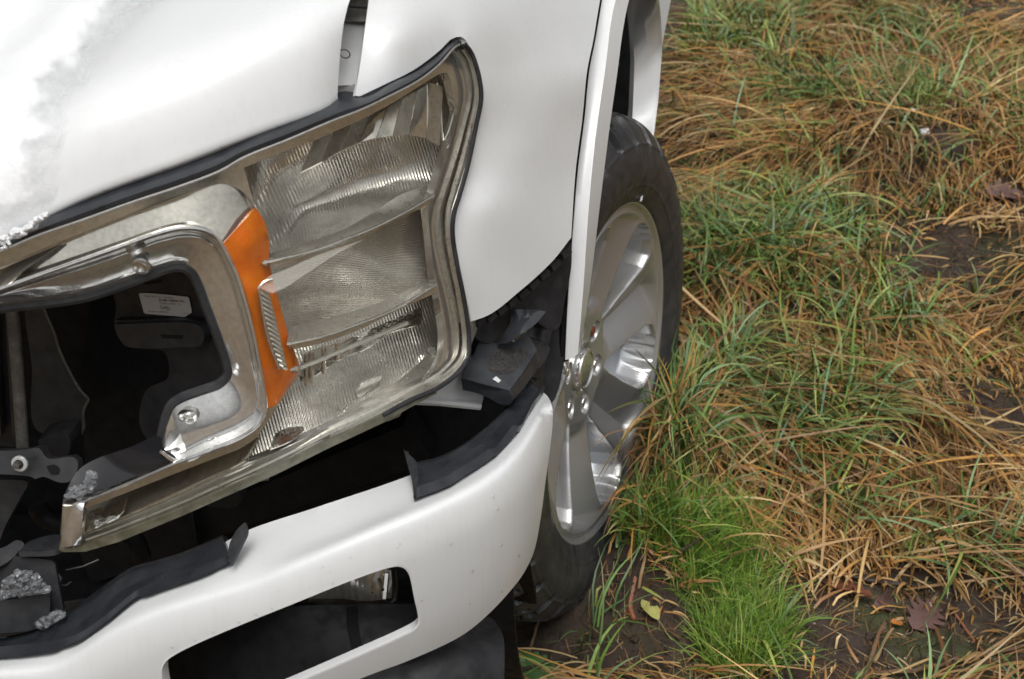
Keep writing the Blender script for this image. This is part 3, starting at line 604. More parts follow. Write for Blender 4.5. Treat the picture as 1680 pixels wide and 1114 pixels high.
# seal between hood and headlight
sr = cr([(x, y) for x, y in TOP], 6); hl = cr([(p[0], p[1]) for p in HE], 6)
st = [(-130, 425), (-40, 395), (0, 378), (130, 312), (300, 250), (430, 200), (530, 166), (560, 150), (600, 152), (640, 130), (680, 110), (715, 84), (735, 66), (752, 61)]
n_ = 120
sa, sb = resample(cr(st+[(757, 64)], 4)[:, :2], n_), resample(cr([(x, y) for x, y in TOP]+[(757, 70)], 4)[:, :2], n_)
G = []
for t_, dd in ((0, .034), (.15, .026), (.4, .010), (.6, .002), (.8, -.004), (.93, -.004), (1., .0)):
    q = sa+(sb-sa)*t_; G.append(P(q[:, 0], q[:, 1], y=LY(sb[:, 0], sb[:, 1])*t_+LY(q[:, 0], q[:, 1])*(1-t_)+dd))
S = np.array(G).reshape(-1, 3)
mesh('seal_strip', S, orient(S, grid_faces(7, n_)), SEAL, TRUCK, True, .003)

# ------------------------------------------------------------------ bumper
CREASE = [(-200, 1120, -.01), (0, 1106, 0), (95, 1098, .004), (175, 1050, .012), (230, 1021, .018), (300, 996, .026), (420, 962, .042), (480, 934, .052), (618, 873, .085), (711, 836, .12), (803, 788, .175), (849, 748, .23), (878, 705, .30), (893, 672, .36)]
TOPB = [(-200, 1062, .065), (0, 1046, .075), (60, 1038, .078), (122, 1010, .082), (175, 975, .09), (225, 950, .095), (325, 915, .11), (402, 872, .125), (520, 832, .15), (674, 779, .21), (730, 752, .25), (800, 706, .31), (838, 668, .37), (868, 636, .43), (884, 622, .46)]
MIDB = [(-200, 1093, .02), (0, 1078, .03), (60, 1070, .032), (122, 1052, .034), (175, 1018, .04), (225, 990, .046), (325, 954, .058), (402, 925, .07), (520, 884, .095), (674, 822, .145), (730, 796, .175), (800, 750, .235), (845, 706, .30), (876, 668, .37), (897, 645, .43)]
N_ = 90
rT, rM, rC = (resample(cr(q, 4), N_) for q in (TOPB, MIDB, CREASE))
B3 = [P(r_[:, 0], r_[:, 1], y=r_[:, 2]) for r_ in (rT, rM, rC)]
k = np.linspace(0, 1, N_)[:, None]
# below the crease the face drops nearly upright, tucking in at the bottom
c3 = B3[2]
t3 = np.gradient(c3, axis=0); nrm = np.stack([t3[:, 1], -t3[:, 0], 0*t3[:, 0]], 1); nrm /= np.linalg.norm(nrm, axis=1)[:, None]
face = [c3+nrm*o+np.array([0, 0, -1])*h*(1-.12*k)+np.array([0, .02, 0])*h*k for h, o in ((.022, .010), (.05, .014), (.10, .015), (.16, .011), (.22, .0), (.27, -.02), (.31, -.05))]
G = [B3[0], B3[1], lerp(B3[1], B3[2], .75)+nrm*.002+np.array([0, 0, .004]), c3+nrm*.002]+face
# depth of that surface as a function of the line of sight
GB = np.array(G)
def fine(G, M=8):
    e = np.concatenate([[2*G[0]-G[1]], G, [2*G[-1]-G[-2]]]); out = []
    for i in range(1, len(e)-2):
        for t in np.linspace(0, 1, M, endpoint=False):
            p0, p1, p2, p3 = e[i-1:i+3]; out.append(.5*((2*p1)+(-p0+p2)*t+(2*p0-5*p1+4*p2-p3)*t*t+(-p0+3*p1-3*p2+p3)*t**3))
    return np.array(out+[G[-1]])
BF = fine(GB)
def depth_of(grid):
    px, py = prj(grid); q = np.stack([px, py], -1); dpt = grid[..., 1]
    T = []; D = []
    n, m = px.shape
    for a, b, c in (((0, 0), (0, 1), (1, 1)), ((0, 0), (1, 1), (1, 0))):
        sl_ = lambda o: (slice(o[0], n-1+o[0]), slice(o[1], m-1+o[1]))
        T.append(np.stack([q[sl_(a)], q[sl_(b)], q[sl_(c)]], 2).reshape(-1, 3, 2)); D.append(np.stack([dpt[sl_(a)], dpt[sl_(b)], dpt[sl_(c)]], 2).reshape(-1, 3))
    T = np.concatenate(T); D = np.concatenate(D); flat = q.reshape(-1, 2); fd = dpt.ravel()
    lo, hi = T.min(1)-1e-6, T.max(1)+1e-6
    v0 = T[:, 1]-T[:, 0]; v1 = T[:, 2]-T[:, 0]; den = v0[:, 0]*v1[:, 1]-v0[:, 1]*v1[:, 0]; den = np.where(abs(den) < 1e-12, 1e-12, den)
    def f(px, py):
        p = np.stack([np.ravel(px), np.ravel(py)], 1); out = np.empty(len(p))
        for i, a in enumerate(p):
            c = np.where(((lo <= a) & (a <= hi)).all(1))[0]; best = None
            if len(c):
                w = a-T[c, 0]; u = (w[:, 0]*v1[c, 1]-w[:, 1]*v1[c, 0])/den[c]; v = (v0[c, 0]*w[:, 1]-v0[c, 1]*w[:, 0])/den[c]
                ok = (u > -1e-6) & (v > -1e-6) & (u+v < 1+1e-6)
                if ok.any():
                    best = (D[c, 0]*(1-u-v)+D[c, 1]*u+D[c, 2]*v)[ok].min()
            if best is None:
                d2 = ((flat-a)**2).sum(1); j = np.argsort(d2)[:4]; w_ = 1/(d2[j]+1e-3); best = (fd[j]*w_).sum()/w_.sum()
            out[i] = best
        return out.reshape(np.shape(px))
    return f
bdepth = depth_of(BF)
BOUT = [(-200, 1062), (-200, 1062), (0, 1046), (60, 1038), (122, 1010), (175, 975), (225, 950), (325, 915), (402, 872), (520, 832), (674, 779), (730, 752), (800, 706), (838, 668), (866, 641), (880, 640), (893, 645), (903, 658), (907, 680), (902, 740), (895, 790), (887, 850), (876, 905), (864, 932), (849, 955), (803, 1006), (757, 1043), (665, 1086), (618, 1103), (520, 1142), (400, 1190), (300, 1225), (300, 1225), (-200, 1300), (-200, 1300)]
BHOLE = [(263, 1110), (263, 1096), (270, 1083), (285, 1072), (312, 1058), (362, 1036), (420, 1012), (480, 988), (572, 951), (637, 929), (655, 927), (667, 932), (674, 942), (683, 983), (689, 1012), (688, 1024), (680, 1034), (655, 1048), (595, 1075), (508, 1113), (420, 1150), (340, 1180), (290, 1170), (268, 1135)]
BP = patch('front_bumper', BOUT, bdepth, PAINT, TRUCK, holes=[BHOLE], step=8, solid=.004, angle=80)
BP['label'] = 'white front bumper with a fog lamp opening, its rubber trim coming loose'
# turned-in lip of the opening
hb = cr(BHOLE, 6, True)[:, :2]; hy = bdepth(hb[:, 0], hb[:, 1]); HA = P(hb[:, 0], hb[:, 1], y=hy)
cen = HA.mean(0)
S = np.array([HA, HA+(cen-HA)*.006+np.array([0, .004, 0]), HA+(cen-HA)*.008+np.array([0, .010, 0]), HA+(cen-HA)*.008+np.array([0, .014, 0])]).reshape(-1, 3)
mesh('opening_lip', S, grid_faces(4, len(hb), True), PAINT, BP, True, .002)
# panel recessed in the opening, fog lamp
def bd(o): return lambda x, y: bdepth(x, y)+o
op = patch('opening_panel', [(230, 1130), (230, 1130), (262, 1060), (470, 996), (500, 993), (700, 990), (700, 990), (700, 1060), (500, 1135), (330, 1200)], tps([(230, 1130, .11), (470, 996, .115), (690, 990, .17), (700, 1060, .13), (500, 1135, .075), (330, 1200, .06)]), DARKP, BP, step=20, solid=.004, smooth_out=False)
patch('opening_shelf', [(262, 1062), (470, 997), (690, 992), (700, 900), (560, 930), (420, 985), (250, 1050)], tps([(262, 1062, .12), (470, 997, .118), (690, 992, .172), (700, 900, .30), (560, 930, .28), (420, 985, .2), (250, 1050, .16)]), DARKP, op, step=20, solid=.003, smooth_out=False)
patch('dark_streak', [(569, 996), (585, 995), (588, 1020), (592, 1050), (596, 1070), (582, 1076), (574, 1050), (569, 1020)], tps([(230, 1130, .1085), (470, 996, .1135), (690, 990, .1685), (700, 1060, .1285), (500, 1135, .0735), (330, 1200, .0585)]), mat('matte_black_streak', (.003, .003, .003), .5, spec=.1), op, step=8, solid=.0008)  # near-black matte streak down the panel
fg = patch('fog_lamp', [(495, 987), (540, 966), (590, 946), (632, 934), (645, 938), (648, 960), (648, 982), (640, 989), (600, 990), (540, 989)], tps([(495, 987, .15), (632, 934, .21), (648, 985, .185), (570, 985, .165), (590, 960, .165)]), mat('smoky_reflector', (.34, .34, .33), .25, .6, build=b_flute((0, 0, 0), 40, .2)), BP, step=8, solid=.03)
patch('fog_lamp_lens', [(495, 988), (540, 967), (590, 947), (632, 935), (646, 940), (649, 984), (640, 990), (570, 990)], tps([(495, 987, .135), (632, 934, .192), (648, 985, .165), (570, 985, .148)]), LENS, fg, step=10, solid=.003)
for x0, y0_, x1, y1_, r_ in ((634, 940, 630, 982, .0035), (622, 950, 628, 968, .002), (607, 952, 611, 972, .0015), (594, 955, 594, 980, .001)):
    tube('reflector_rib', P(np.array([x0, x1]), np.array([y0_, y1_]), y=np.array([.183, .168])), r_, CHROME, fg, 6)
tube('lamp_rim', P(np.array([646, 648, 647, 640]), np.array([936, 960, 984, 990]), y=np.array([.195, .178, .165, .163])), .003, BLACKP, fg, 6)
# lower valance
patch('lower_valance', [(560, 1100), (560, 1100), (650, 1080), (757, 1032), (803, 1012), (820, 1030), (820, 1030), (826, 1046), (826, 1180), (826, 1180), (560, 1180)], tps([(560, 1100, .10), (650, 1080, .13), (757, 1032, .20), (803, 1012, .27), (826, 1046, .22), (826, 1180, .16), (560, 1180, .06)]), BLACKP, TRUCK, step=14, solid=.01, bevel=.003)
# rubber trim on the bumper's top edge: two lengths with a gap, ends lifted
def trim(name, top, edge, bot, yt, ye, yb):
    n_ = 60; a, b, c = (resample(cr(q, 4)[:, :2], n_) for q in (top, edge, bot))
    f = [P(q[:, 0], q[:, 1], y=np.interp(q[:, 0], *np.array(z).T)) for q, z in ((a, yt), (b, ye), (c, yb))]
    rows_ = [f[0]+np.array([0, .012, -.012]), f[0], lerp(f[0], f[1], .5)+np.array([0, -.002, .004]), lerp(f[0], f[1], .92), lerp(f[1], f[2], .1), lerp(f[1], f[2], .55), f[2], f[2]+np.array([0, .01, -.001])]
    S = np.array(rows_).reshape(-1, 3); o = mesh(name, S, orient(S, grid_faces(8, n_)), SEAL, BP, True, .005, angle=60); return o
bdx = lambda x, y, o: [(a, float(bdepth(np.array([a]), np.array([b]))[0])+o) for a, b in zip(x, y)]
t1b = [(-60, 1080), (0, 1076), (60, 1070), (122, 1057), (175, 1022), (225, 982), (255, 969), (325, 945), (377, 926)]
t1e = [(-60, 1060), (0, 1056), (60, 1046), (105, 1036), (150, 1010), (200, 968), (250, 944), (310, 926), (374, 905)]
t1t = [(-60, 1048), (0, 1045), (65, 1030), (100, 1008), (130, 990), (175, 957), (217, 930), (250, 921), (300, 905), (365, 878)]
t1 = trim('rubber_trim', t1t, t1e, t1b, bdx(*zip(*t1t), .012), bdx(*zip(*t1e), -.004), bdx(*zip(*t1b), -.008))
t2b = [(678, 815), (730, 796), (757, 779), (803, 749), (844, 707), (872, 660), (886, 640)]
t2e = [(682, 783), (720, 769), (750, 752), (795, 722), (832, 684), (858, 650), (876, 634)]
t2t = [(682, 758), (720, 749), (766, 724), (812, 687), (842, 652), (860, 630), (870, 620)]
t2 = trim('rubber_trim', t2t, t2e, t2b, bdx(*zip(*t2t), .004), bdx(*zip(*t2e), -.012), bdx(*zip(*t2b), -.013))
patch('lifted_end', [(662, 737), (662, 737), (672, 746), (684, 760), (684, 790), (679, 815), (679, 815), (675, 786), (668, 760)], tps([(662, 737, .235), (684, 760, .20), (679, 815, .15), (670, 765, .20)]), GREYP, t2, step=6, solid=.003)
patch('lifted_end', [(374, 905), (377, 890), (388, 870), (401, 857), (401, 857), (405, 872), (396, 893), (379, 927), (379, 927)], tps([(374, 905, .072), (401, 857, .095), (405, 872, .085), (379, 927, .055)]), GREYP, t1, step=6, solid=.003)

# white structure under the lamp, black corner bracket between fender and bumper
patch('lamp_support', [(650, 662), (650, 662), (716, 634), (757, 606), (768, 585), (786, 600), (793, 652), (789, 668), (789, 668), (740, 663), (668, 658)], tps([(650, 662, .33), (757, 606, .37), (789, 668, .37), (786, 600, .39), (720, 660, .345)]), PAINT, TRUCK, step=10, solid=.004)
tube('support_flange', P(np.array([672., 720, 788]), np.array([657., 659, 666]), y=np.array([.335, .345, .365])), .005, PAINT, TRUCK, 8)
BRM = mat('dusty_black_bracket', build=b_dirtyplastic((.022, .025, .03), (.055, .058, .062), 35, .3, .5))
br = patch('corner_bracket', [(757, 620), (757, 620), (771, 588), (778, 580), (789, 559), (814, 562), (860, 545), (876, 566), (881, 574), (881, 574), (862, 605), (836, 640), (836, 640), (800, 632)], tps([(757, 620, .335), (789, 559, .40), (881, 574, .43), (836, 640, .345), (814, 580, .385), (860, 545, .44)]), BRM, TRUCK, step=8, solid=.004, angle=60)
def b_dust(n, b):
    v = coords(n); n.links.new(ramp(n, noise(n, v, 120, 6, .7), [(.3, (.035, .03, .025)), (.7, (.085, .07, .055))]), b.inputs['Base Color'])
    n.links.new(ramp(n, noise(n, v, 260, 7, .7), [(.45, (0, 0, 0)), (.65, (.8,)*3)]), b.inputs['Alpha'])
brd = tps([(757, 620, .3335), (789, 559, .3985), (881, 574, .4285), (836, 640, .3435), (814, 580, .3835), (860, 545, .4385)])
patch('mud_smear', [(800, 592), (812, 578), (835, 570), (858, 572), (866, 580), (852, 600), (838, 612), (815, 612), (803, 606)], brd, mat('dried_mud', (.1, .08, .06), .85, build=b_dust), br, step=7, solid=.0004)
patch('label_scrap', [(808, 622), (814, 617), (822, 624), (818, 628)], brd, WHITEP, br, step=7, solid=.0004, smooth_out=False)
patch('bracket_face', [(757, 621), (757, 621), (800, 633), (836, 641), (836, 641), (842, 655), (836, 664), (820, 663), (805, 655), (782, 645), (759, 640), (759, 640)], tps([(757, 621, .334), (836, 641, .344), (759, 640, .336), (836, 664, .348)]), BRM, br, step=7, solid=.03)
patch('bracket_side', [(836, 641), (836, 641), (862, 606), (881, 575), (881, 575), (886, 592), (870, 622), (843, 656), (843, 656)], tps([(836, 641, .345), (881, 575, .43), (886, 592, .435), (843, 656, .352)]), BRM, br, step=7, solid=.02)
patch('bracket_fin', [(838, 508), (838, 508), (866, 507), (896, 511), (896, 511), (880, 530), (855, 548), (832, 562), (815, 565), (815, 565), (826, 548), (836, 530)], tps([(838, 508, .43), (896, 511, .46), (832, 562, .385), (815, 565, .392), (866, 525, .415)]), mat('glossy_black_plastic', (.03, .032, .037), .16, 0, .5), br, step=6, solid=.005)
patch('bracket_plate', [(770, 530), (770, 530), (800, 524), (850, 490), (905, 440), (938, 398), (938, 398), (937, 440), (925, 500), (918, 535), (905, 542), (880, 528), (845, 510), (820, 560), (785, 558)], tps([(770, 530, .385), (938, 398, .53), (918, 535, .49), (820, 560, .41), (850, 490, .445)]), BLACKP, br, step=10, solid=.004)
for a in np.linspace(0, 1, 9):
    x, yv = lerp(782, 922, a), np.interp(lerp(782, 922, a), [775, 800, 850, 905, 935], [532, 522, 486, 436, 402])
    q = [(x, yv), (x+13, yv-11), (x+17, yv-3), (x+4, yv+9)]
    patch('bracket_tooth', q, lambda px, py: fdepth(px, py)+.012, BLACKP, br, step=10, solid=.012, smooth_out=False, bevel=.001)
patch('bracket_clip', [(890, 452), (911, 433), (914, 440), (893, 462)], lambda px, py: fdepth(px, py)+.02, DARKP, br, step=9, solid=.004, smooth_out=False)
patch('liner_edge', [(870, 560), (882, 566), (902, 570), (895, 590), (884, 604), (880, 590)], tps([(870, 560, .46), (902, 570, .49), (884, 604, .46)]), GREYP, br, step=8, solid=.006)
patch('liner_flap', [(905, 545), (925, 520), (937, 420), (940, 470), (930, 560), (915, 640), (905, 660), (893, 640), (895, 600)], tps([(905, 545, .53), (937, 420, .58), (915, 640, .50), (893, 640, .50)]), BLACKP, TRUCK, step=10, solid=.004)

# ------------------------------------------------------------------ behind the missing grille
patch('radiator_shutter', [(-130, 500), (-130, 500), (24, 505), (24, 505), (40, 735), (40, 735), (-130, 720)], lambda x, y: 0*x+.34, BLACKP, TRUCK, step=20, solid=.01, smooth_out=False)
for k in range(3):
    xx_ = -60+34*k; patch('shutter_slat', [(xx_, 510), (xx_+16, 510), (xx_+28, 715), (xx_+12, 715)], lambda x, y: 0*x+.325, GREYP, TRUCK, step=40, solid=.01, smooth_out=False)
rod = cr([(19, 505), (24, 560), (30, 640), (37, 742)], 5)
tube('support_rod', P(rod[:, 0]+1, rod[:, 1], y=lerp(.20, .17, np.linspace(0, 1, len(rod)))), .0068, STEEL, TRUCK, 14)
patch('duct_panel', [(70, 500), (70, 500), (78, 520), (90, 548), (97, 572), (112, 605), (132, 640), (146, 655), (146, 655), (137, 675), (138, 700), (133, 712), (60, 705), (52, 600), (45, 500)], lambda x, y: .30+.0*x, GREYP, TRUCK, step=14, solid=.004)
et = cr([(70, 500), (78, 520), (90, 548), (97, 572), (112, 605), (132, 640), (146, 655), (146, 655), (137, 675), (138, 700), (133, 712)], 4)
tube('torn_edge', P(et[:, 0], et[:, 1], y=.2985+0*et[:, 0]), .0017, STEEL, TRUCK, 6)
DEF = tps([(190, 440, .30), (360, 440, .255), (380, 620, .235), (190, 620, .28), (280, 700, .25)])
dfl = patch('air_deflector', [(182, 475), (182, 475), (258, 445), (300, 430), (340, 450), (390, 600), (370, 650), (300, 670), (262, 735), (230, 700), (240, 640), (275, 620), (270, 578), (235, 572), (205, 566), (188, 540), (190, 500)], DEF, BLACKP, TRUCK, step=12, solid=.004)
patch('deflector_rib', [(188, 532), (188, 532), (300, 530), (325, 534), (335, 548), (330, 566), (318, 570), (318, 570), (205, 567), (195, 552)], lambda x, y: DEF(x, y)-.018+.0*x, GREYP, dfl, step=9, solid=.02, bevel=.003)
patch('deflector_rib', [(188, 525), (188, 525), (310, 525), (328, 528), (336, 537), (336, 537), (300, 534), (188, 534)], lambda x, y: DEF(x, y)-.012, BLACKP, dfl, step=9, solid=.01)
patch('slot', [(263, 549), (300, 550), (299, 556), (266, 555)], lambda x, y: DEF(x, y)-.0185, mat('slot_dark', (.003, .003, .003), .9), dfl, step=20, solid=.0005, smooth_out=False)
patch('slot', [(232, 464), (262, 458), (266, 464), (240, 467)], lambda x, y: DEF(x, y)-.0006, bpy.data.materials['slot_dark'], dfl, step=20, solid=.0004, smooth_out=False)
lab = patch('paper_label', [(228, 483), (228, 483), (230, 481), (244, 481), (280, 484), (307, 487), (310, 490), (312, 500), (314, 508), (314, 513), (305, 519), (303, 520), (240, 515), (236, 513), (236, 513)], lambda x, y: DEF(x, y)-.0025, WHITEP, dfl, step=8, solid=.0006, smooth_out=False)
lab['label'] = 'white printed parts label'
def text(s, px, py, ppx, ux, body, bold=0):
    """flat print lying on the label: (px,py) lower left, ux = right end of the line"""
    cu = bpy.data.curves.new('print', 'FONT'); cu.body = s; cu.size = 1; cu.offset = bold
    o = bpy.data.objects.new('tmp', cu); COL.objects.link(o); dg = bpy.context.evaluated_depsgraph_get()
    me_ = bpy.data.meshes.new_from_object(o.evaluated_get(dg)); COL.objects.unlink(o); bpy.data.objects.remove(o)
    v = np.array([q.co[:] for q in me_.vertices]); wdt = v[:, 0].max()
    f0 = lambda x, y: DEF(x, y)-.0029
    a = np.array([px, py]); b = np.array(ux); up = np.array([-.30, -1])*ppx
    q = a+(b-a)*(v[:, :1]/wdt)+up*(v[:, 1:2]/.72)
    X = P(q[:, 0], q[:, 1], y=f0(q[:, 0], q[:, 1])); fc = orient(X, [tuple(p.vertices) for p in me_.polygons])
    return mesh('label_print', X, fc, INK, lab, False)
text('LHD', 264, 506.5, 5.6, (279.5, 509), 1, .01)
text('EL3B-13B06-AA', 261, 493.8, 3.4, (302.5, 495.8), 1, .02)
text('EL3B-13006  G', 262, 498.6, 2.2, (295.5, 500.2), 1)
text('MDLE ASY LH - LR FOG', 236.5, 486.8, 2.4, (284.5, 489.6), 1)
text('ET0616 08:23:01', 244, 511.6, 2.0, (277.5, 513), 1)
text('A-1', 300.5, 514.6, 1.6, (308.5, 515), 1)

# bracket with the bolt at the foot of the rod
bk = patch('grille_bracket', [(-60, 742), (-60, 742), (40, 738), (64, 735), (78, 752), (120, 750), (128, 760), (118, 788), (100, 792), (70, 782), (58, 786), (50, 782), (-60, 776), (-60, 776)], tps([(-60, 742, .135), (64, 735, .15), (128, 760, .15), (118, 788, .14), (-60, 776, .125)]), GREYP, TRUCK, step=12, solid=.02, bevel=.002)
patch('bracket_hole', [(76, 765), (88, 762), (98, 770), (96, 778), (84, 778)], tps([(76, 765, .1395), (98, 770, .142), (84, 778, .137)]), bpy.data.materials['slot_dark'], bk, step=12, solid=.0006)
patch('bracket_rib', [(62, 722), (84, 714), (112, 714), (112, 745), (92, 748), (68, 738)], lambda x, y: .19+0*x, BLACKP, bk, step=10, solid=.03, bevel=.003)
c = P(33, 760, y=.126)
def disc(name, c, r0, r1, nrm_, h, m, parent, n=24, dome=.3):
    nrm_ = np.array(nrm_, float); nrm_ /= np.linalg.norm(nrm_); a = np.cross(nrm_, [0, 0, 1.]); a /= np.linalg.norm(a); b_ = np.cross(a, nrm_)
    V = []; R_ = [(r1, 0), (r1, h*.7), (r1*.9, h), (r0+(r1-r0)*.3, h*1.05), (max(r0, 1e-5), h*(1+dome if r0 < 1e-4 else 1))]
    for r_, z_ in R_:
        for q in range(n): V.append(c+nrm_*z_+r_*(math.cos(2*math.pi*q/n)*a+math.sin(2*math.pi*q/n)*b_))
    return mesh(name, V, orient(V, grid_faces(5, n, True)), m, parent, True, angle=40)
bt = disc('bolt', c, .0, .0088, (.1, -1, .25), .003, mat('white_washer', (.6, .61, .6), .3, .2), TRUCK)
disc('bolt_stud', c+np.array([-.001, -.003, .001]), .0, .0042, (.1, -1, .25), .006, STEEL, bt, 6)
disc('bolt_recess', c+np.array([0, -.0028, .0008]), .0, .0052, (.1, -1, .25), .0008, BLACKP, bt, 16)
patch('strut', [(-60, 790), (46, 792), (36, 812), (10, 860), (-10, 900), (-60, 900)], lambda x, y: .17+0*x, GREYP, TRUCK, step=14, solid=.02, bevel=.003)
# plastic tray below
tr = patch('lower_tray', [(-60, 898), (-60, 898), (20, 912), (84, 920), (90, 925), (90, 925), (104, 1000), (104, 1000), (60, 1030), (-60, 1048), (-60, 1048)], tps([(-60, 898, .10), (84, 920, .12), (104, 1000, .095), (-60, 1048, .065)]), BLACKP, TRUCK, step=12, solid=.006, bevel=.002)
patch('tray_top', [(32, 905), (45, 890), (100, 878), (104, 895), (92, 902)], tps([(32, 905, .11), (100, 878, .16), (92, 902, .12)]), GREYP, tr, step=10, solid=.006)
patch('tray_top', [(-40, 905), (6, 898), (28, 886), (40, 892), (28, 908), (8, 925), (-40, 940)], tps([(-40, 905, .10), (28, 886, .13), (8, 925, .10)]), GREYP, tr, step=10, solid=.006)
patch('tray_lip', [(-40, 990), (-40, 990), (0, 986), (70, 978), (82, 980), (82, 980), (80, 1010), (60, 1030), (0, 1040), (-40, 1044)], tps([(-40, 990, .055), (82, 980, .085), (80, 1010, .078), (-40, 1044, .05)]), GREYP, tr, step=10, solid=.02, bevel=.003)
for a_, b_, yv in (((108, 935), (162, 918), .15), ((100, 960), (116, 955), .13)):
    tube('cable', P(np.array([a_[0], (a_[0]+b_[0])/2, b_[0]], float), np.array([a_[1], (a_[1]+b_[1])/2+3, b_[1]], float), y=np.array([yv, yv, yv+.01])), .0009, STEEL, TRUCK, 6)
ho = cr([(60, 830), (75, 850), (150, 870), (215, 880), (233, 915)], 6); tube('hose', P(ho[:, 0], ho[:, 1], y=.26+0*ho[:, 0]), .012, DARKP, TRUCK, 10)
patch('sensor_block', [(330, 828), (385, 806), (396, 815), (390, 830), (350, 832)], lambda x, y: .27+0*x, GREYP, TRUCK, step=10, solid=.02, bevel=.003)
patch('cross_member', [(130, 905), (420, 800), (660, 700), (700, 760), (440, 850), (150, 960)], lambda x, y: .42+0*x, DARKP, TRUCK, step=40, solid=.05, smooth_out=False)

# ------------------------------------------------------------------ wheel
WC = np.array([.9965, .9437, .4012]); st_, cam_ = .2134, -.0257
wn = np.array([np.cos(st_)*np.cos(cam_), -np.sin(st_)*np.cos(cam_), -np.sin(cam_)])
w2 = np.cross(wn, [0, 0, 1.]); w2 /= np.linalg.norm(w2); w1 = np.cross(w2, wn)
def WV(r, th, ins):
    return WC-wn*np.asarray(ins)[..., None]+np.asarray(r)[..., None]*(np.cos(th)[..., None]*w1+np.sin(th)[..., None]*w2)
SP0 = math.radians(-25)     # first spoke
def sstep(a, b, x): t = np.clip((x-a)/(b-a), 0, 1); return t*t*(3-2*t)
nr, nth = 130, 900
r = np.concatenate([np.linspace(.026, .262, nr-6), [.264, .266, .2685, .271, .273, .274]]); th = np.linspace(0, 2*math.pi, nth, endpoint=False)
RR, TH = np.meshgrid(r, th, indexing='ij')
u = ((TH-SP0-.25*(RR-.1)) % (math.pi/3))/(math.pi/3)       # 0 at a spoke's middle, 0.5 at a window's middle
du = np.abs(u-.5)*math.pi/3                                # angle from the window's middle
base = .050-.045*np.clip((RR-.05)/.212, 0, 1)**1.3
hw = np.radians(np.interp(RR, [.092, .098, .12, .17, .22, .242, .252, .256], [0, 4, 8.5, 12.5, 14.5, 13, 8, 0]))   # half width of the window
edge = (hw-du)*RR                                          # metres inside the window
win = sstep(0, .012, edge)
prof_ = .030+.030*np.clip((.5-u+.5*0+.0)*0+1, 0, 1)*(1-.45*sstep(.1, .23, RR))+.012*np.sin(np.pi*np.clip(edge/.03, 0, 1)*.5)
ins = base+win*prof_
sp = np.clip(1-(math.pi/6-du)/(math.pi/6-hw+1e-3), 0, 1)   # 0 mid-spoke .. 1 at the window edge
onsp = (1-win)*sstep(.085, .12, RR)*(1-sstep(.24, .256, RR))
ins += onsp*(.026*sp**1.15)
ins += .006*sstep(.254, .262, RR)*(1-sstep(.264, .270, RR))-.002*sstep(.264, .270, RR)
# lug pockets
for k in range(6):
    a0 = SP0+k*math.pi/3+math.radians(30); d = np.hypot(RR*np.cos(TH)-.0675*np.cos(a0), RR*np.sin(TH)-.0675*np.sin(a0))
    ins += .018*(1-sstep(.013, .018, d))
ins += .006*sstep(.05, .03, RR)
Vw = WV(RR, TH, ins).reshape(-1, 3)
# rim turns back round the lip
ex = [(.2755, .002), (.275, .012), (.262, .02), (.255, .06), (.25, .2)]
Vx = np.concatenate([WV(np.full(nth, a), th, np.full(nth, b)) for a, b in ex])
V = np.vstack([Vw, Vx]); Fc = orient(Vw, grid_faces(nr, nth, True)); Fx = [tuple(reversed(f)) if False else f for f in grid_faces(nr+5, nth, True)[(nr-1)*nth:]]
if Fc[0] != grid_faces(nr, nth, True)[0]: Fx = [tuple(reversed(f)) for f in Fx]
WH = mesh('wheel', V, Fc+Fx, ALU, TRUCK, True, angle=80)
WH['label'] = 'silver alloy wheel with six broad spokes, steered slightly inwards'
pk = np.concatenate([win.reshape(-1), np.zeros(len(Vx))]).astype(np.float32); WH.data.attributes.new('pocket', 'FLOAT', 'POINT').data.foreach_set('value', pk)
def wdisc(name, a0, r0, ins0, prof, m, parent, n=28):
    c = WV(np.array(r0), np.array(a0), np.array(0.)); V = []
    for rr, z_ in prof:
        for q in range(n):
            t = 2*math.pi*q/n; V.append(c-wn*(ins0-z_)+rr*(math.cos(t)*w1+math.sin(t)*w2))
    Fq = grid_faces(len(prof), n, True); Fq.append(tuple(range((len(prof)-1)*n, len(prof)*n)))
    return mesh(name, V, orient(V, Fq), m, parent, True, angle=32)
wdisc('centre_cap', 0, 0., .056, [(.034, 0), (.034, .012), (.0325, .0145), (.029, .0155), (.0275, .0135), (.015, .0145), (.002, .015)], CHROME, WH, 40)
RUST = mat('rusty_lug', (.22, .06, .02), .8)
for k in range(6):
    wdisc('lug_nut', SP0+k*math.pi/3+math.radians(30), .0675, .072, [(.0115, 0), (.0115, .006), (.0092, .008), (.0092, .019), (.0075, .0225), (.003, .0235)], RUST if k == 5 else CHROME, WH, 6)
# brake behind, dark
wdisc('brake_disc', 0, 0., .16, [(.2, 0), (.2, .006), (.09, .008), (.08, .03), (.02, .03)], STEEL, WH, 40)
# tyre: profile (inset, radius)
tp = [(.006, .268), (.001, .274), (-.003, .283), (-.009, .30), (-.012, .318), (-.011, .337), (-.006, .355), (.002, .372), (.012, .386), (.024, .396), (.04, .402), (.07, .4055), (.1, .407), (.14, .4075), (.18, .407), (.22, .404), (.245, .397), (.262, .382), (.276, .35), (.278, .31), (.262, .275)]
tpp = resample(cr(tp, .0012), 300); nt_ = 1024
th = np.linspace(0, 2*math.pi, nt_, endpoint=False); I0, TH = np.meshgrid(tpp[:, 0], th, indexing='ij'); R0 = np.repeat(tpp[:, 1][:, None], nt_, 1)
d = np.zeros_like(R0); tread = sstep(.388, .398, R0)*(I0 > -.01)
for gx, gw in ((.046, .005), (.084, .0065), (.132, .007), (.18, .007), (.222, .006)):
    wv = gx+.004*np.sin(TH*60)
    d += .013*np.exp(-((I0-wv)/gw*1.15)**4)*tread
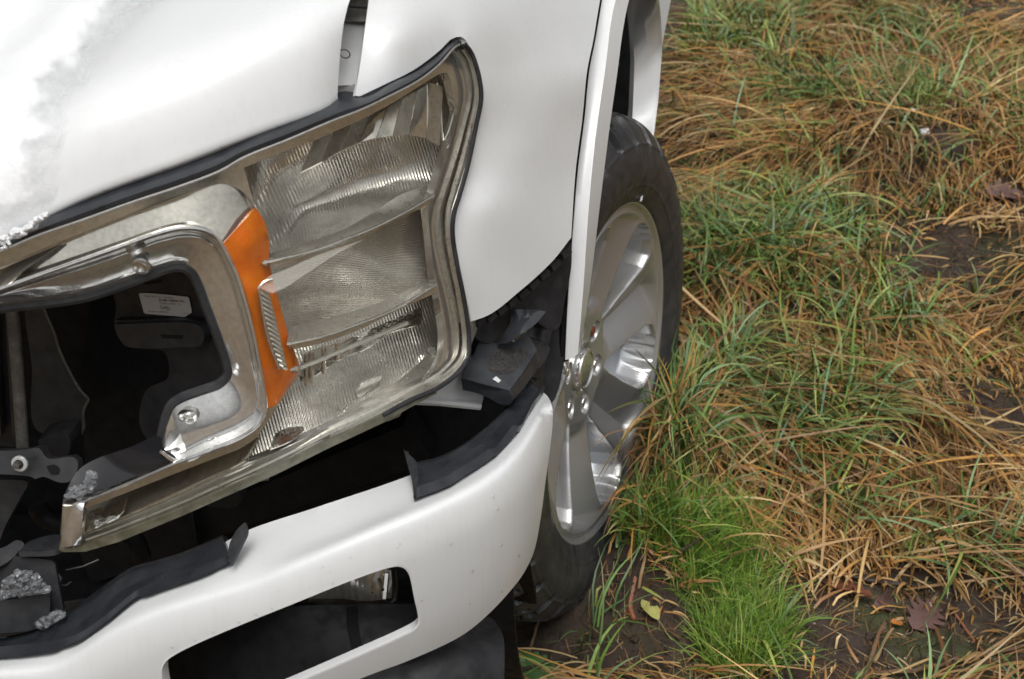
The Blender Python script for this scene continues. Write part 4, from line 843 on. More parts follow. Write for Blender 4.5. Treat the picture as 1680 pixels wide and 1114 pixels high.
ph = (TH*64/(2*math.pi)+I0*9) % 1
d += .014*np.exp(-((ph-.5)/.12)**6)*tread*(1-np.exp(-((I0-.135)/.02)**4))
ph2 = (TH*64/(2*math.pi)-I0*6+.4) % 1
d += .005*np.exp(-((ph2-.5)/.06)**4)*tread
# shoulder blocks
sh = np.exp(-((R0-.381)/.019)**4)*(I0 < .06); ph3 = (TH*32/(2*math.pi)) % 1
d += .016*np.exp(-((ph3-.5)/.13)**8)*sh
d += -.0018*np.exp(-((R0-.362)/.0025)**2)*(I0 < .06)-.0012*np.exp(-((R0-.30)/.002)**2)*(I0 < .06)
nI = np.gradient(tpp, axis=0); nn = np.stack([nI[:, 1], -nI[:, 0]], 1); nn /= np.linalg.norm(nn, axis=1)[:, None]
sgn = -1 if (nn[len(nn)//2]@np.array([0, 1])) < 0 else 1
I1 = I0-sgn*nn[:, 0][:, None]*d; R1 = R0-sgn*nn[:, 1][:, None]*d
V = WV(R1, TH, I1).reshape(-1, 3)
low = V[:, 2] < -.012; V[low, 2] = -.012+.25*(V[low, 2]+.012)
me_ = bpy.data.meshes.new('tyre'); ii = np.arange(300*nt_).reshape(300, nt_); i2 = np.roll(ii, -1, 1)
qf = np.stack([ii[:-1], i2[:-1], i2[1:], ii[1:]], -1).reshape(-1, 4)
if orient(V, [tuple(f) for f in qf[::400]])[0] != tuple(qf[0]): qf = qf[:, ::-1]
fast_mesh(me_, V, qf); link('tyre', me_, RUBBER, WH, True, angle=40)

# ------------------------------------------------------------------ grass
def gauss(px, py, Z):
    s = np.zeros(np.shape(px))
    for cx, cy, sx, sy, a in Z: s = np.maximum(s, a*np.exp(-((px-cx)/sx)**2-((py-cy)/sy)**2))
    return s
BARE = [(1560, 420, 95, 48, 1), (1650, 690, 60, 60, .9), (1450, 1055, 240, 92, 1), (1030, 1050, 170, 75, 1), (985, 950, 75, 60, 1), (900, 1060, 130, 70, 1), (1660, 1090, 90, 40, .6), (1110, 790, 50, 40, .7), (1650, 330, 50, 30, .7), (1640, 25, 90, 22, .7), (1330, 1000, 40, 40, .4)]
GREENZ = [(1310, 375, 130, 48, 1), (1190, 420, 80, 65, 1), (1350, 455, 110, 50, .8), (1180, 640, 100, 55, 1), (1310, 700, 120, 50, .9), (1370, 790, 70, 45, .8), (1130, 690, 60, 50, .8), (1150, 60, 110, 35, .7), (1250, 45, 90, 28, .5), (1500, 170, 90, 40, .45), (1330, 165, 70, 45, .7), (1045, 850, 50, 40, .9), (1620, 940, 70, 60, .6), (1560, 900, 70, 40, .5), (1440, 540, 90, 50, .5), (1620, 200, 60, 60, .4), (1340, 260, 60, 30, .5), (1480, 70, 120, 35, .35), (930, 1000, 60, 45, .5)]
LAWN = [(1120, 868, 85, 42, 1), (1185, 935, 66, 62, 1), (1220, 1045, 62, 62, 1), (1060, 850, 40, 30, .6)]
MOSS = [(1135, 60, 75, 32, 1), (1435, 45, 60, 22, 1), (1625, 78, 60, 24, 1), (1140, 350, 45, 22, .7), (1550, 60, 40, 20, .5)]
HEAD = [(1250, 270, 120, 60, -1, .55), (1380, 700, 150, 60, 1, .55), (1300, 610, 120, 40, 1, .4), (1580, 640, 110, 90, .6, .9), (1090, 750, 70, 70, -1, .75), (1450, 300, 110, 50, .25, 1), (1600, 260, 90, 70, .15, 1), (1260, 480, 130, 45, -.15, 1), (1440, 500, 90, 60, .4, 1), (1280, 180, 110, 50, -.8, .6), (1520, 830, 160, 60, -.7, .5), (1340, 880, 120, 60, .5, .3), (1180, 170, 70, 60, -1, .35), (1620, 500, 70, 60, -1, .4), (1620, 1060, 90, 50, -.9, .45)]
def heading(px, py):
    wsum = np.zeros(len(px)); hx = np.zeros(len(px)); hy = np.zeros(len(px))
    for cx, cy, sx, sy, a, b in HEAD:
        g = np.exp(-((px-cx)/sx)**2-((py-cy)/sy)**2)**.7; u = np.array([a, -b*1.9]); u = u/np.linalg.norm(u)
        hx += g*u[0]; hy += g*u[1]; wsum += g
    return np.arctan2(hy, hx), np.clip(wsum*1.3, 0, 1)
VX, VY = (.55, 3.3), (.45, 5.6)
WHEELM = Matrix
def free(x, y, z=0):
    """not inside the tyre or under the truck"""
    l = (np.stack([x, y, np.zeros_like(x)], -1)-WC)
    return ~((x < .90+.02*(y < .6)) & (y > .5)) & ~((np.abs(l@w2) < .33) & ((-(l@wn)) > -.015) & (x > .6)) & ~((x < .82) & (y < .6))
def scatter(n, dens):
    out = []
    while sum(map(len, out)) < n:
        x = RNG.uniform(*VX, n); y = VY[0]+(VY[1]-VY[0])*RNG.random(n)**1.35
        px, py = prj(np.stack([x, y, ground_z(x, y)], -1))
        far = np.clip(1-(np.maximum(px-1720, 0)+np.maximum(-40-py, 0))/420, .12, 1)
        k = (RNG.random(n) < dens(x, y, px, py)*far) & free(x, y)
        out.append(np.stack([x[k], y[k], px[k], py[k]], 1))
    return np.vstack(out)[:n]
def blades(name, root, phi, e0, curl, L, wd, colr, m, lift, ns=6, drift=None, tipcol=None, roll=None, label=''):
    n = len(root); p = root.copy(); C_ = []; S_ = []
    dr_ = np.zeros(n) if drift is None else drift; rl = RNG.normal(0, .5, n) if roll is None else roll
    for k in range(ns+1):
        s = k/ns; e = e0-curl*s; ph = phi+dr_*s
        d = np.stack([np.cos(ph)*np.cos(e), np.sin(ph)*np.cos(e), np.sin(e)], -1)
        side = np.stack([-np.sin(ph), np.cos(ph), 0*ph], -1); up = np.cross(d, side); side = side*np.cos(rl)[:, None]+up*np.sin(rl)[:, None]
        ww = wd*(.75+.25*min(1, s*4))*(1-s**2.2*.96)
        C_.append(p.copy()); S_.append(side*ww[:, None]*.5)
        p = p+d*(L/ns)[:, None]
        gz = ground_z(p[:, 0], p[:, 1])+lift*(1-.55*s)
        hit = p[:, 2] < gz; p[hit, 2] = gz[hit]
        # keep off the wheel's face
        l = p-WC; ax = l@wn; rr_ = np.sqrt(np.maximum((l**2).sum(1)-ax**2, 0)); ins_ = (rr_ < .42) & (ax < .02) & (ax > -.2)
        p[ins_] += wn*(.02-ax[ins_])[:, None]
    C_ = np.array(C_); S_ = np.array(S_)
    V = np.stack([C_-S_, C_+S_], 2).transpose(1, 0, 2, 3).reshape(-1, 3)          # blade, station, side
    st = 2*(ns+1); b0 = (np.arange(n)*st)[:, None]+(np.arange(ns)*2)[None]
    Q = np.stack([b0, b0+1, b0+3, b0+2], -1).reshape(-1, 4)
    me_ = bpy.data.meshes.new(name); fast_mesh(me_, V, Q)
    t = np.linspace(0, 1, ns+1)[None, :, None]; cc = colr[:, None, :]*(1-t*.0)
    if tipcol is not None:
        kk = np.clip((t-.35)/.65, 0, 1)*tipcol[1][:, None, None]; cc = cc*(1-kk)+tipcol[0][:, None, :]*kk
    cc = np.repeat(cc, 2, 1).reshape(-1, 3); cc = np.hstack([cc, np.ones((len(cc), 1))]).astype(np.float32)
    at = me_.color_attributes.new('blade_colour', 'FLOAT_COLOR', 'POINT'); at.data.foreach_set('color', cc.ravel())
    o = link(name, me_, m, None, True, angle=180); o['kind'] = 'stuff'; o['label'] = label; return o
def b_blade(n, b):
    a = N(n, 'Attribute'); a.attribute_name = 'blade_colour'; n.links.new(a.outputs['Color'], b.inputs['Base Color'])
BLADE = mat('grass_blade', (.1, .1, .05), .46, 0, 0, .45, build=b_blade)
STRAW = np.array([(.42, .245, .09), (.35, .19, .062), (.48, .33, .15), (.30, .15, .052), (.20, .095, .042), (.44, .23, .06), (.52, .39, .21), (.33, .20, .085)])
GRN = np.array([(.13, .225, .04), (.095, .175, .035), (.19, .28, .065), (.18, .28, .12), (.28, .32, .07), (.08, .15, .04)])
STRAW = STRAW*np.array([.93, .90, .82])
def pick(pal, n, p=None): return pal[RNG.choice(len(pal), n, p=p)]*RNG.uniform(.75, 1.25, (n, 1))
# matted dead grass: clumps that share a lie and a tint
NC = 420
cc_ = np.stack([RNG.uniform(*VX, NC), RNG.uniform(*VY, NC)], 1); chd = RNG.uniform(0, 2*np.pi, NC); ctint = RNG.uniform(.65, 1.25, NC); cgreen = RNG.random(NC)
def nearest(x, y):
    o = np.empty(len(x), int)
    for i in range(0, len(x), 4000):
        o[i:i+4000] = (((x[i:i+4000, None]-cc_[None, :, 0])**2+(y[i:i+4000, None]-cc_[None, :, 1])**2)).argmin(1)
    return o
def dens_dry(x, y, px, py):
    pat = vnoise(x, y, .16, 41)*.6+vnoise(x, y, .06, 42)*.4
    return np.clip(1.15*np.clip(pat*2.1-.35, .12, 1)*(1-np.clip(1.35*gauss(px, py, BARE), 0, .97))*(1-np.clip(1.2*gauss(px, py, LAWN), 0, .95))*(1-.55*gauss(px, py, MOSS)), 0, 1)
def dry(n, Lr, wr, lift, er, name, label, ns=6, curl=(20, 85)):
    q = scatter(n, dens_dry); x, y, px, py = q.T; c = nearest(x, y); hz, wz = heading(px, py)
    use = RNG.random(n) < wz
    phi = np.where(use, hz+RNG.normal(0, .28, n), chd[c]+RNG.normal(0, .38, n))
    phi = np.where(RNG.random(n) < .14, RNG.uniform(0, 6.28, n), phi)
    g = gauss(px, py, GREENZ)
    isg = RNG.random(n) < np.clip(.03+.34*g+.14*(cgreen[c] > .8), 0, .8)
    col = np.where(isg[:, None], pick(GRN, n), pick(STRAW, n))*ctint[c][:, None]
    L = RNG.uniform(*Lr, n)*(.7+.6*RNG.random(n))
    cut = 0
    for fr_a in (.45, .9):
        tx, ty = prj(np.stack([x+np.cos(phi)*L*fr_a, y+np.sin(phi)*L*fr_a, ground_z(x, y)], -1)); cut = np.maximum(cut, np.clip(1.5*gauss(tx, ty, BARE)+1.2*gauss(tx, ty, LAWN), 0, 1))
    L = L*(1-.85*cut)
    wd = RNG.uniform(*wr, n)
    z = ground_z(x, y)-.004+lift*RNG.random(n)**1.5*.8
    return blades(name, np.stack([x, y, z], 1), phi, np.radians(RNG.uniform(*er, n)), np.radians(RNG.uniform(*curl, n)), L, wd, col, BLADE, lift*RNG.random(n), ns, RNG.normal(0, .42, n), (pick(STRAW, n), isg*RNG.random(n)), label=label)
dry(30000, (.07, .20), (.0024, .0056), .03, (2, 32), 'dry_grass', 'matted brown dead grass lying over the field')
dry(6000, (.17, .40), (.0030, .0066), .048, (6, 36), 'long_straw', 'long straw coloured stalks swept over the matted grass', 9, (12, 60))
# fine broken litter on the mud
n = 3200; q = scatter(n, lambda x, y, px, py: .12+.88*gauss(px, py, BARE)*(vnoise(x, y, .12, 44) > .42)); x, y, px, py = q.T
blades('plant_litter', np.stack([x, y, ground_z(x, y)+.002], 1), RNG.uniform(0, 6.28, n), np.radians(RNG.uniform(-5, 15, n)), np.radians(RNG.uniform(-10, 30, n)), RNG.uniform(.012, .07, n), RNG.uniform(.0008, .0022, n), pick(STRAW, n)*.6, BLADE, .003*np.ones(n), 3, label='broken bits of straw scattered on the bare mud')
# green tufts
def dens_green(x, y, px, py): return np.clip(.025+.975*gauss(px, py, GREENZ)**1.6, 0, 1)*(1-.8*gauss(px, py, BARE))
nt0 = 400; q = scatter(nt0, dens_green); R_ = []
for x, y, px, py in q:
    k = RNG.integers(6, 22); hz, wz = heading(np.array([px]), np.array([py])); a = RNG.normal(0, .022, (k, 2))
    R_.append(np.stack([x+a[:, 0], y+a[:, 1], np.where(RNG.random(k) < .55*wz[0], hz[0]+RNG.normal(0, .6, k), np.arctan2(a[:, 1], a[:, 0])+RNG.normal(0, .5, k)), np.full(k, RNG.uniform(.7, 1.25)), np.full(k, RNG.choice(3))], 1))
R_ = np.vstack(R_); n = len(R_); x, y = R_[:, 0], R_[:, 1]; ok = free(x, y); R_ = R_[ok]; n = len(R_); x, y = R_[:, 0], R_[:, 1]
col = pick(GRN, n)*RNG.uniform(.85, 1.15, (n, 1)); blu = R_[:, 4] == 2; col[blu] = col[blu]*np.array([.95, 1.0, 1.35])
blades('green_grass', np.stack([x, y, ground_z(x, y)+.004], 1), R_[:, 2], np.radians(RNG.uniform(38, 84, n)), np.radians(RNG.uniform(30, 120, n)), RNG.uniform(.06, .19, n)*R_[:, 3], RNG.uniform(.0032, .0066, n), col, BLADE, .012+.03*RNG.random(n), 7, RNG.normal(0, .5, n), (pick(STRAW, n), (RNG.random(n) < .3)*RNG.random(n)), label='green blades of meadow grass growing through the dead grass')
# tussock hugging the wheel
n = 620; y = RNG.uniform(.86, 1.42, n); x = 1.075+.05*RNG.normal(0, 1, n)-.10*(y-1.0)*0; k = free(x, y) & (x > 1.02); x, y = x[k], y[k]; n = len(x)
isg = RNG.random(n) < .5; col = np.where(isg[:, None], pick(GRN, n), pick(STRAW, n))
blades('wheel_tussock', np.stack([x, y, ground_z(x, y)-.003], 1), RNG.uniform(0, 6.28, n), np.radians(RNG.uniform(45, 88, n)), np.radians(RNG.uniform(20, 110, n)), RNG.uniform(.06, .16, n), RNG.uniform(.002, .0045, n), col, BLADE, .01+.03*RNG.random(n), 6, RNG.normal(0, .6, n), label='rough tussock of mixed grass pressed against the wheel')
# short lawn-like tuft
n = 4300; q = scatter(n, lambda x, y, px, py: np.clip(gauss(px, py, LAWN)*1.25-.16, 0, 1)); x, y, px, py = q.T
col = pick(np.array([(.15, .275, .036), (.12, .225, .034), (.21, .33, .045), (.27, .34, .06), (.42, .37, .11)]), n, [.33, .25, .25, .12, .05])
blades('short_grass', np.stack([x, y, ground_z(x, y)-.002], 1), RNG.uniform(0, 6.28, n), np.radians(RNG.uniform(35, 88, n)), np.radians(RNG.uniform(0, 75, n)), RNG.uniform(.04, .115, n), RNG.uniform(.0013, .0027, n), col, BLADE, .004*np.ones(n), 4, RNG.normal(0, .5, n), label='dense patch of fine bright green grass below the wheel')
# moss
n = 9000; q = scatter(n, lambda x, y, px, py: np.clip(gauss(px, py, MOSS)*1.3-.1, 0, 1)*(.4+.6*(vnoise(x, y, .06, 47) > .4))); x, y, px, py = q.T
col = pick(np.array([(.16, .20, .02), (.11, .16, .02), (.22, .25, .03), (.08, .12, .02)]), n)
blades('moss', np.stack([x, y, ground_z(x, y)+.012*vnoise(x, y, .05, 48)], 1), RNG.uniform(0, 6.28, n), np.radians(RNG.uniform(20, 90, n)), np.radians(RNG.uniform(0, 60, n)), RNG.uniform(.012, .035, n), RNG.uniform(.0025, .005, n), col, BLADE, .004*np.ones(n), 2, label='yellow green moss cushions at the far edge of the field')

# ------------------------------------------------------------------ leaves, twigs, snow crumbs lying on the ground
def gpt(px, py, lift=.0):
    """the point of the turf on this line of sight"""
    d = ray(px, py); t0, t1 = 1.0, 7.0; f = lambda t: (CAM+d*t)[2]-float(ground_z(*(CAM+d*t)[:2]))-lift
    ts = np.linspace(1., 7., 400); X = CAM+d*ts[:, None]; h = X[:, 2]-ground_z(X[:, 0], X[:, 1])-lift; i = np.argmax(h < 0)
    return X[i]
def leaf(name, label, cat, px, py, size, turn, tilt, c0, c1, lobes=5, depth=.42, ratio=.62, curl=.25, lift=.012, stem=.35, group=None, m=None):
    o = gpt(px, py, lift); n = 34; t = np.linspace(0, 1, n); half = ratio*.5*np.sin(np.pi*np.clip(t, 0, 1)**.85)**.75
    if lobes: half = half*(1-depth*(.5+.5*np.cos(2*np.pi*lobes*t+.6)))
    half[0] = half[-1] = .012; V = []; g_ = np.random.default_rng(int(px))
    js = [-1, -.6, -.25, 0, .25, .6, 1]; wob = g_.normal(0, .05, (n, 7))
    for i in range(n):
        for k, j in enumerate(js):
            w_ = half[i]*j; x_ = t[i]-.5+.12*abs(j)*half[i]; z_ = curl*(w_**2)*2.2+.10*curl*math.sin(t[i]*5)+curl*.5*(t[i]-.5)**2+wob[i, k]*.25*abs(j)*half[i]
            V.append((x_, w_, z_))
    V = np.array(V)*size; R = Matrix.Rotation(turn, 3, 'Z') @ Matrix.Rotation(tilt[0], 3, 'X') @ Matrix.Rotation(tilt[1], 3, 'Y')
    V = V@np.array(R).T+o
    ob = mesh(name, V, grid_faces(n, 7), m, None, True, .0004*size/.07); ob['label'] = label; ob['category'] = cat
    if group: ob['group'] = group
    mid = np.array([(-.5-stem+stem*k/6, .03*math.sin(k), .02*k/6) if k < 6 else (-.5, 0, .02) for k in range(7)]+[(q-.5, 0, .012+curl*.5*(q-.5)**2) for q in np.linspace(.05, .97, 12)])*size
    mid = mid@np.array(R).T+o
    tube('midrib', mid, np.linspace(.0011, .0004, len(mid))*size/.07, mat(name+'_vein', c1, .6), ob, 6)
    return ob
def b_leaf(c0, c1):
    def f(n, b):
        v = coords(n); n.links.new(ramp(n, noise(n, v, 90, 6, .65), [(.3, c0), (.7, c1)]), b.inputs['Base Color']); bump(n, b, noise(n, v, 260, 4), .4, .001)
    return f
LBR = mat('brown_leaf', build=b_leaf((.10, .035, .02), (.19, .065, .032)), rough=.5); LPU = mat('purple_brown_leaf', build=b_leaf((.095, .052, .045), (.15, .085, .072)), rough=.5)
LYE = mat('yellow_leaf', build=b_leaf((.36, .36, .10), (.5, .48, .17)), rough=.5); LGR = mat('green_leaf', build=b_leaf((.05, .12, .03), (.085, .17, .05)), rough=.42); LOR = mat('orange_leaf', build=b_leaf((.35, .12, .02), (.45, .17, .03)), rough=.5)
G_ = 'fallen leaves'
leaf('oak_leaf', 'reddish brown oak leaf lying on the mud under the straw', 'leaf', 1390, 968, .085, 2.9, (.25, -.1), None, (.16, .06, .03), 5, .5, .6, .5, .014, .3, G_, LBR)
leaf('oak_leaf', 'dull purple brown lobed oak leaf spread flat on the mud', 'leaf', 1517, 1010, .092, 1.05, (.30, .05), None, (.13, .08, .06), 5, .5, .8, .25, .016, .35, G_, LPU)
leaf('oak_leaf', 'crumpled brown oak leaf half hidden between the two whole leaves', 'leaf', 1452, 992, .06, .4, (.6, .3), None, (.13, .08, .06), 4, .4, .7, 1.2, .010, .2, G_, LPU)
leaf('oak_leaf', 'dark brown leaf on the bare soil at the right edge', 'leaf', 1648, 318, .10, .3, (.3, .1), None, (.12, .07, .06), 4, .35, .7, .5, .012, .3, G_, LPU)
leaf('small_leaf', 'small pale yellow green leaf with a spotted blade on the mud', 'leaf', 1066, 1001, .045, 2.35, (.2, -.25), None, (.3, .33, .1), 0, 0, .62, .4, .018, .9, G_, LYE)
leaf('small_leaf', 'tiny orange leaf scrap beside the purple brown oak leaf', 'leaf', 1471, 1022, .022, .2, (.3, .2), None, (.3, .1, .02), 3, .3, .7, .8, .012, .2, G_, LOR)
leaf('small_leaf', 'orange leaf scrap in the grass at the top right', 'leaf', 1575, 58, .05, 1.4, (.9, .3), None, (.3, .1, .02), 3, .3, .6, .8, .02, .2, G_, LOR)
leaf('dock_leaf', 'broad toothed green leaf growing beside the black valance', 'leaf', 886, 1108, .13, -.55, (.2, .05), None, (.18, .26, .12), 9, .22, .5, .3, .012, .1, None, LGR)
leaf('dock_leaf', 'second toothed green leaf tucked behind the black valance', 'leaf', 836, 1082, .07, -.35, (.3, .2), None, (.18, .26, .12), 7, .22, .55, .3, .02, .1, None, LGR)
def b_bark(c0, c1):
    def f(n, b):
        v = coords(n); n.links.new(ramp(n, noise(n, v, 130, 6, .7), [(.3, c0), (.7, c1)]), b.inputs['Base Color']); bump(n, b, noise(n, v, 320, 5), .6, .001)
    return f
TD = mat('dark_twig', build=b_bark((.03, .02, .014), (.075, .05, .034)), rough=.6); TB = mat('brown_twig', build=b_bark((.11, .06, .03), (.2, .115, .06)), rough=.6); TR_ = mat('red_stem', build=b_bark((.2, .07, .035), (.3, .12, .06)), rough=.5); TS = mat('straw_stem', build=b_bark((.25, .15, .07), (.36, .23, .12)), rough=.6)
def twig(label, pts, r0, r1, m, lift=.008, cat='twig', sidetwigs=()):
    c_ = cr(pts, 12); lf = lift if not np.isscalar(lift) else np.full(len(c_), lift); lf = np.interp(np.linspace(0, 1, len(c_)), np.linspace(0, 1, len(lf)), lf)
    X = np.array([gpt(p[0], p[1], l) for p, l in zip(c_, lf)])
    if len(X) > 4:
        for _ in range(3): X[1:-1] = .5*X[1:-1]+.25*(X[:-2]+X[2:])
    X += RNG.normal(0, .0007, X.shape)
    o = tube('twig', X, np.linspace(r0, r1, len(X))*(1+.15*np.sin(np.arange(len(X))*1.7)), m, None, 7); o['label'] = label; o['category'] = cat; o['group'] = 'twigs lying on the ground'; return o
twig('dark stick poking out of the short green grass', [(1118, 902), (1150, 884), (1184, 860)], .0032, .0022, TD, [.05, .075, .10])
twig('thin red stem leaning across the mud by the purple leaf', [(1556, 992), (1590, 1040), (1634, 1100)], .0026, .0016, TR_, .012)
twig('thick dark branch lying above the reddish oak leaf', [(1330, 938), (1400, 945), (1450, 955), (1520, 962)], .0055, .0035, TD, .012)
twig('long brown stick along the bottom right corner', [(1425, 1106), (1500, 1100), (1580, 1082), (1690, 1058)], .0045, .003, TB, .014)
twig('short forked stick standing off the left end of the long brown stick', [(1418, 1112), (1432, 1070), (1440, 1040), (1452, 1022)], .0045, .003, TB, [.01, .02, .03, .03])
twig('pale straw stem beside the short forked stick', [(1436, 1086), (1448, 1056), (1466, 1030)], .003, .002, TS, .02)
twig('short broken twig alone on the bare mud', [(1012, 1086), (1036, 1094), (1061, 1105)], .0032, .0028, TB, .006)
twig('thin dark bramble stem crossing the toothed green leaf', [(845, 1100), (880, 1092), (920, 1078), (964, 1062)], .003, .0014, TD, [.02, .035, .03, .01])
twig('straight brown stalk in front of the tyre foot', [(866, 1076), (876, 1040), (888, 1006)], .003, .002, TB, [.005, .02, .05])
twig('rotten root beside the lower edge of the tyre', [(930, 948), (946, 922), (962, 900)], .006, .004, TB, .01)
twig('curled reddish stalk on the mud left of the short grass', [(1042, 946), (1036, 975), (1030, 1000), (1042, 1016)], .005, .004, TR_, .008)
twig('upright dark stem near the bottom right of the purple leaf', [(1557, 1000), (1562, 1050), (1566, 1112)], .0022, .002, TD, .015)
twig('thin arched grass stem on the mud below the small pale leaf', [(946, 1086), (975, 1084), (1005, 1070), (1022, 1054)], .0014, .0008, TS, .01)
for px, py, r_, lab_, sd in ((1520, 217, .012, 'small white snow crumb in the straw at upper right', 11), (1497, 181, .006, 'tiny snow crumb just above the larger one', 12), (1450, 465, .018, 'grey translucent snow remnant by the bare soil', 13)):
    o = gpt(px, py, .035); g_ = np.random.default_rng(sd); k = 9
    clump('snow_crumb', [o+g_.normal(0, r_*.45, 3)*np.array([1, 1, .5]) for _ in range(k)], r_*g_.uniform(.35, .7, k), SNOW if sd < 13 else ICE, lab_, 'snow', sd)
# grit
V = []; Fq = []; g_ = np.random.default_rng(9)
spots = [(975, 940), (990, 936), (1006, 948), (1410, 1007), (1530, 1053), (1590, 1053), (1484, 1080), (1020, 955)]+[(g_.uniform(900, 1680), g_.uniform(930, 1110)) for _ in range(60)]
for px, py in spots:
    o_ = gpt(px, py, .002); r_ = g_.uniform(.001, .0026); b0 = len(V)
    for u_ in ((1, 0, 0), (-1, 0, 0), (0, 1, 0), (0, -1, 0), (0, 0, 1), (0, 0, -1)): V.append(o_+np.array(u_)*r_*g_.uniform(.7, 1.3))
    for a_, b_, c_ in ((0, 2, 4), (2, 1, 4), (1, 3, 4), (3, 0, 4), (2, 0, 5), (1, 2, 5), (3, 1, 5), (0, 3, 5)): Fq.append((b0+a_, b0+b_, b0+c_))
gr_ = mesh('grit', V, Fq, mat('pale_grit', (.38, .34, .28), .7), None, True, angle=180); gr_['kind'] = 'stuff'; gr_['label'] = 'pale grains of grit on the mud'

# crumbs and clods of soil
bm0 = bmesh.new(); bmesh.ops.create_icosphere(bm0, subdivisions=2, radius=1.0); iv = np.array([q.co[:] for q in bm0.verts]); jf = np.array([[q.index for q in f.verts] for f in bm0.faces]); bm0.free()
n = 620; q = scatter(n, lambda x, y, px, py: np.clip(gauss(px, py, BARE)-.15, 0, 1)*(.3+.7*(vnoise(x, y, .09, 61) > .5))); Vc = []; Qc = []; g_ = np.random.default_rng(21)
for k, (x, y, px, py) in enumerate(q):
    r_ = .0018+.009*g_.random()**4; s_ = np.array([1, g_.uniform(.6, 1), g_.uniform(.45, .8)])
    w_ = iv*s_*(1+.35*(vnoise(iv[:, 0]*3+k, iv[:, 1]*3+iv[:, 2]*2, 1.1, 62)-.5)[:, None]*2); a_ = g_.uniform(0, 6.28); c_, d_ = math.cos(a_), math.sin(a_)
    w_ = np.stack([w_[:, 0]*c_-w_[:, 1]*d_, w_[:, 0]*d_+w_[:, 1]*c_, w_[:, 2]], 1)*r_+np.array([x, y, float(ground_z(x, y))+.1*r_]); Qc.append(jf+len(iv)*k); Vc.append(w_)
me_ = bpy.data.meshes.new('soil_crumbs'); fast_mesh(me_, np.vstack(Vc), np.vstack(Qc)); o = link('soil_crumbs', me_, MUD, None, True, angle=40); o['kind'] = 'stuff'; o['label'] = 'crumbs and small clods of wet soil on the bare mud'

# ------------------------------------------------------------------ snow and ice lying on the truck
def inhood():
    n = 70; G = fine(HOODR, 4); return G
HG = inhood()
HD = depth_of(HG)
SO = [(-300, 485), (-150, 440), (-60, 415), (0, 391), (30, 377), (72, 352), (88, 335), (100, 300), (104, 250), (116, 200), (122, 152), (148, 135), (160, 112), (188, 88), (180, 70), (216, 45), (240, 20), (287, -5), (330, -60), (380, -200), (380, -200), (-300, -300), (-300, -300)]
ol = cr(SO, 6, True)[:, :2]
jit = np.stack([vnoise(ol[:, 0], ol[:, 1], 14, 21)-.5, vnoise(ol[:, 0], ol[:, 1], 14, 22)-.5], 1)*12; keep = ol[:, 1] < 385
ol = ol+jit*keep[:, None]
def snow_d(px, py):
    p = np.stack([np.ravel(px), np.ravel(py)], 1); e = polydist(p, ol).reshape(np.shape(px))
    return HD(px, py)
sn = patch('melting_snow', ol, snow_d, THINSNOW, None, step=7, solid=0, smooth_out=False)
me_ = sn.data; nv = len(me_.vertices); X = np.empty(nv*3, np.float32); me_.vertices.foreach_get('co', X); X = X.reshape(-1, 3).astype(float)
px, py = prj(X); e = polydist(np.stack([px, py], 1), ol); nrm_ = np.empty(nv*3, np.float32); me_.vertices.foreach_get('normal', nrm_); nrm_ = nrm_.reshape(-1, 3)
h = .0008+.004*np.clip(e/90, 0, 1)**.8+.003*(vnoise(X[:, 0], X[:, 1]+X[:, 2], .05, 31)-.4)*np.clip(e/40, 0, 1)+.0018*(vnoise(X[:, 0], X[:, 1]+X[:, 2], .014, 32)-.5)*np.clip(e/12, 0, 1)
h = np.where(e < 1, .0006, np.maximum(h, .0006))
cov = np.clip((e-2)/55+.55*(vnoise(px, py, 26, 51)-.5)+.35*(vnoise(px, py, 9, 52)-.5)*(e > 3), 0, 1)*np.clip(e/6, 0, 1)
at = me_.attributes.new('cover', 'FLOAT', 'POINT'); at.data.foreach_set('value', cov.astype(np.float32))
X = X+nrm_*h[:, None]; me_.vertices.foreach_set('co', X.astype(np.float32).ravel()); me_.update()
sn['label'] = 'melting snow lying on the front of the white hood'; sn['category'] = 'snow'; sn['kind'] = 'stuff'
def heap(pl, yv, n, r0, seed):
    g = np.random.default_rng(seed); out = []; rr = []
    pl = np.array(pl, float); lo, hi = pl.min(0), pl.max(0)
    while len(out) < n:
        q = lo+(hi-lo)*g.random(2)
        if inpoly(q[None], pl)[0]: out.append(P(q[0], q[1], y=yv+.012*(g.random()-.5))); rr.append(r0*(.5+g.random()))
    return out, rr
p_, r_ = heap([(0, 965), (10, 948), (30, 938), (55, 942), (70, 955), (82, 968), (60, 974), (0, 980)], .07, 170, .0034, 1); clump('ice_clump', p_, r_, ICE, 'grey clump of half melted ice on the black plastic tray at lower left', 'ice', 1)
p_, r_ = heap([(60, 1020), (75, 1010), (100, 1002), (106, 1008), (85, 1025), (62, 1032)], .07, 70, .0024, 2); clump('ice_clump', p_, r_, ICE, 'small crumb of ice between the tray and the rubber trim', 'ice', 2)
p_, r_ = heap([(108, 815), (120, 800), (140, 795), (145, 775), (155, 772), (160, 790), (148, 808), (125, 820)], .058, 70, .0026, 3); clump('ice_clump', p_, r_, ICE, 'wet ice stuck on the inner end of the headlight lower arm', 'ice', 3)
p_, r_ = heap([(-60, 405), (-20, 395), (10, 386), (40, 370), (75, 352), (60, 372), (25, 392), (20, 402), (10, 404), (-60, 436)], .066, 240, .0026, 4); clump('snow_ridge', p_, r_, SNOW, 'ragged ridge of snow hanging over the hood edge onto the black seal', 'snow', 4)

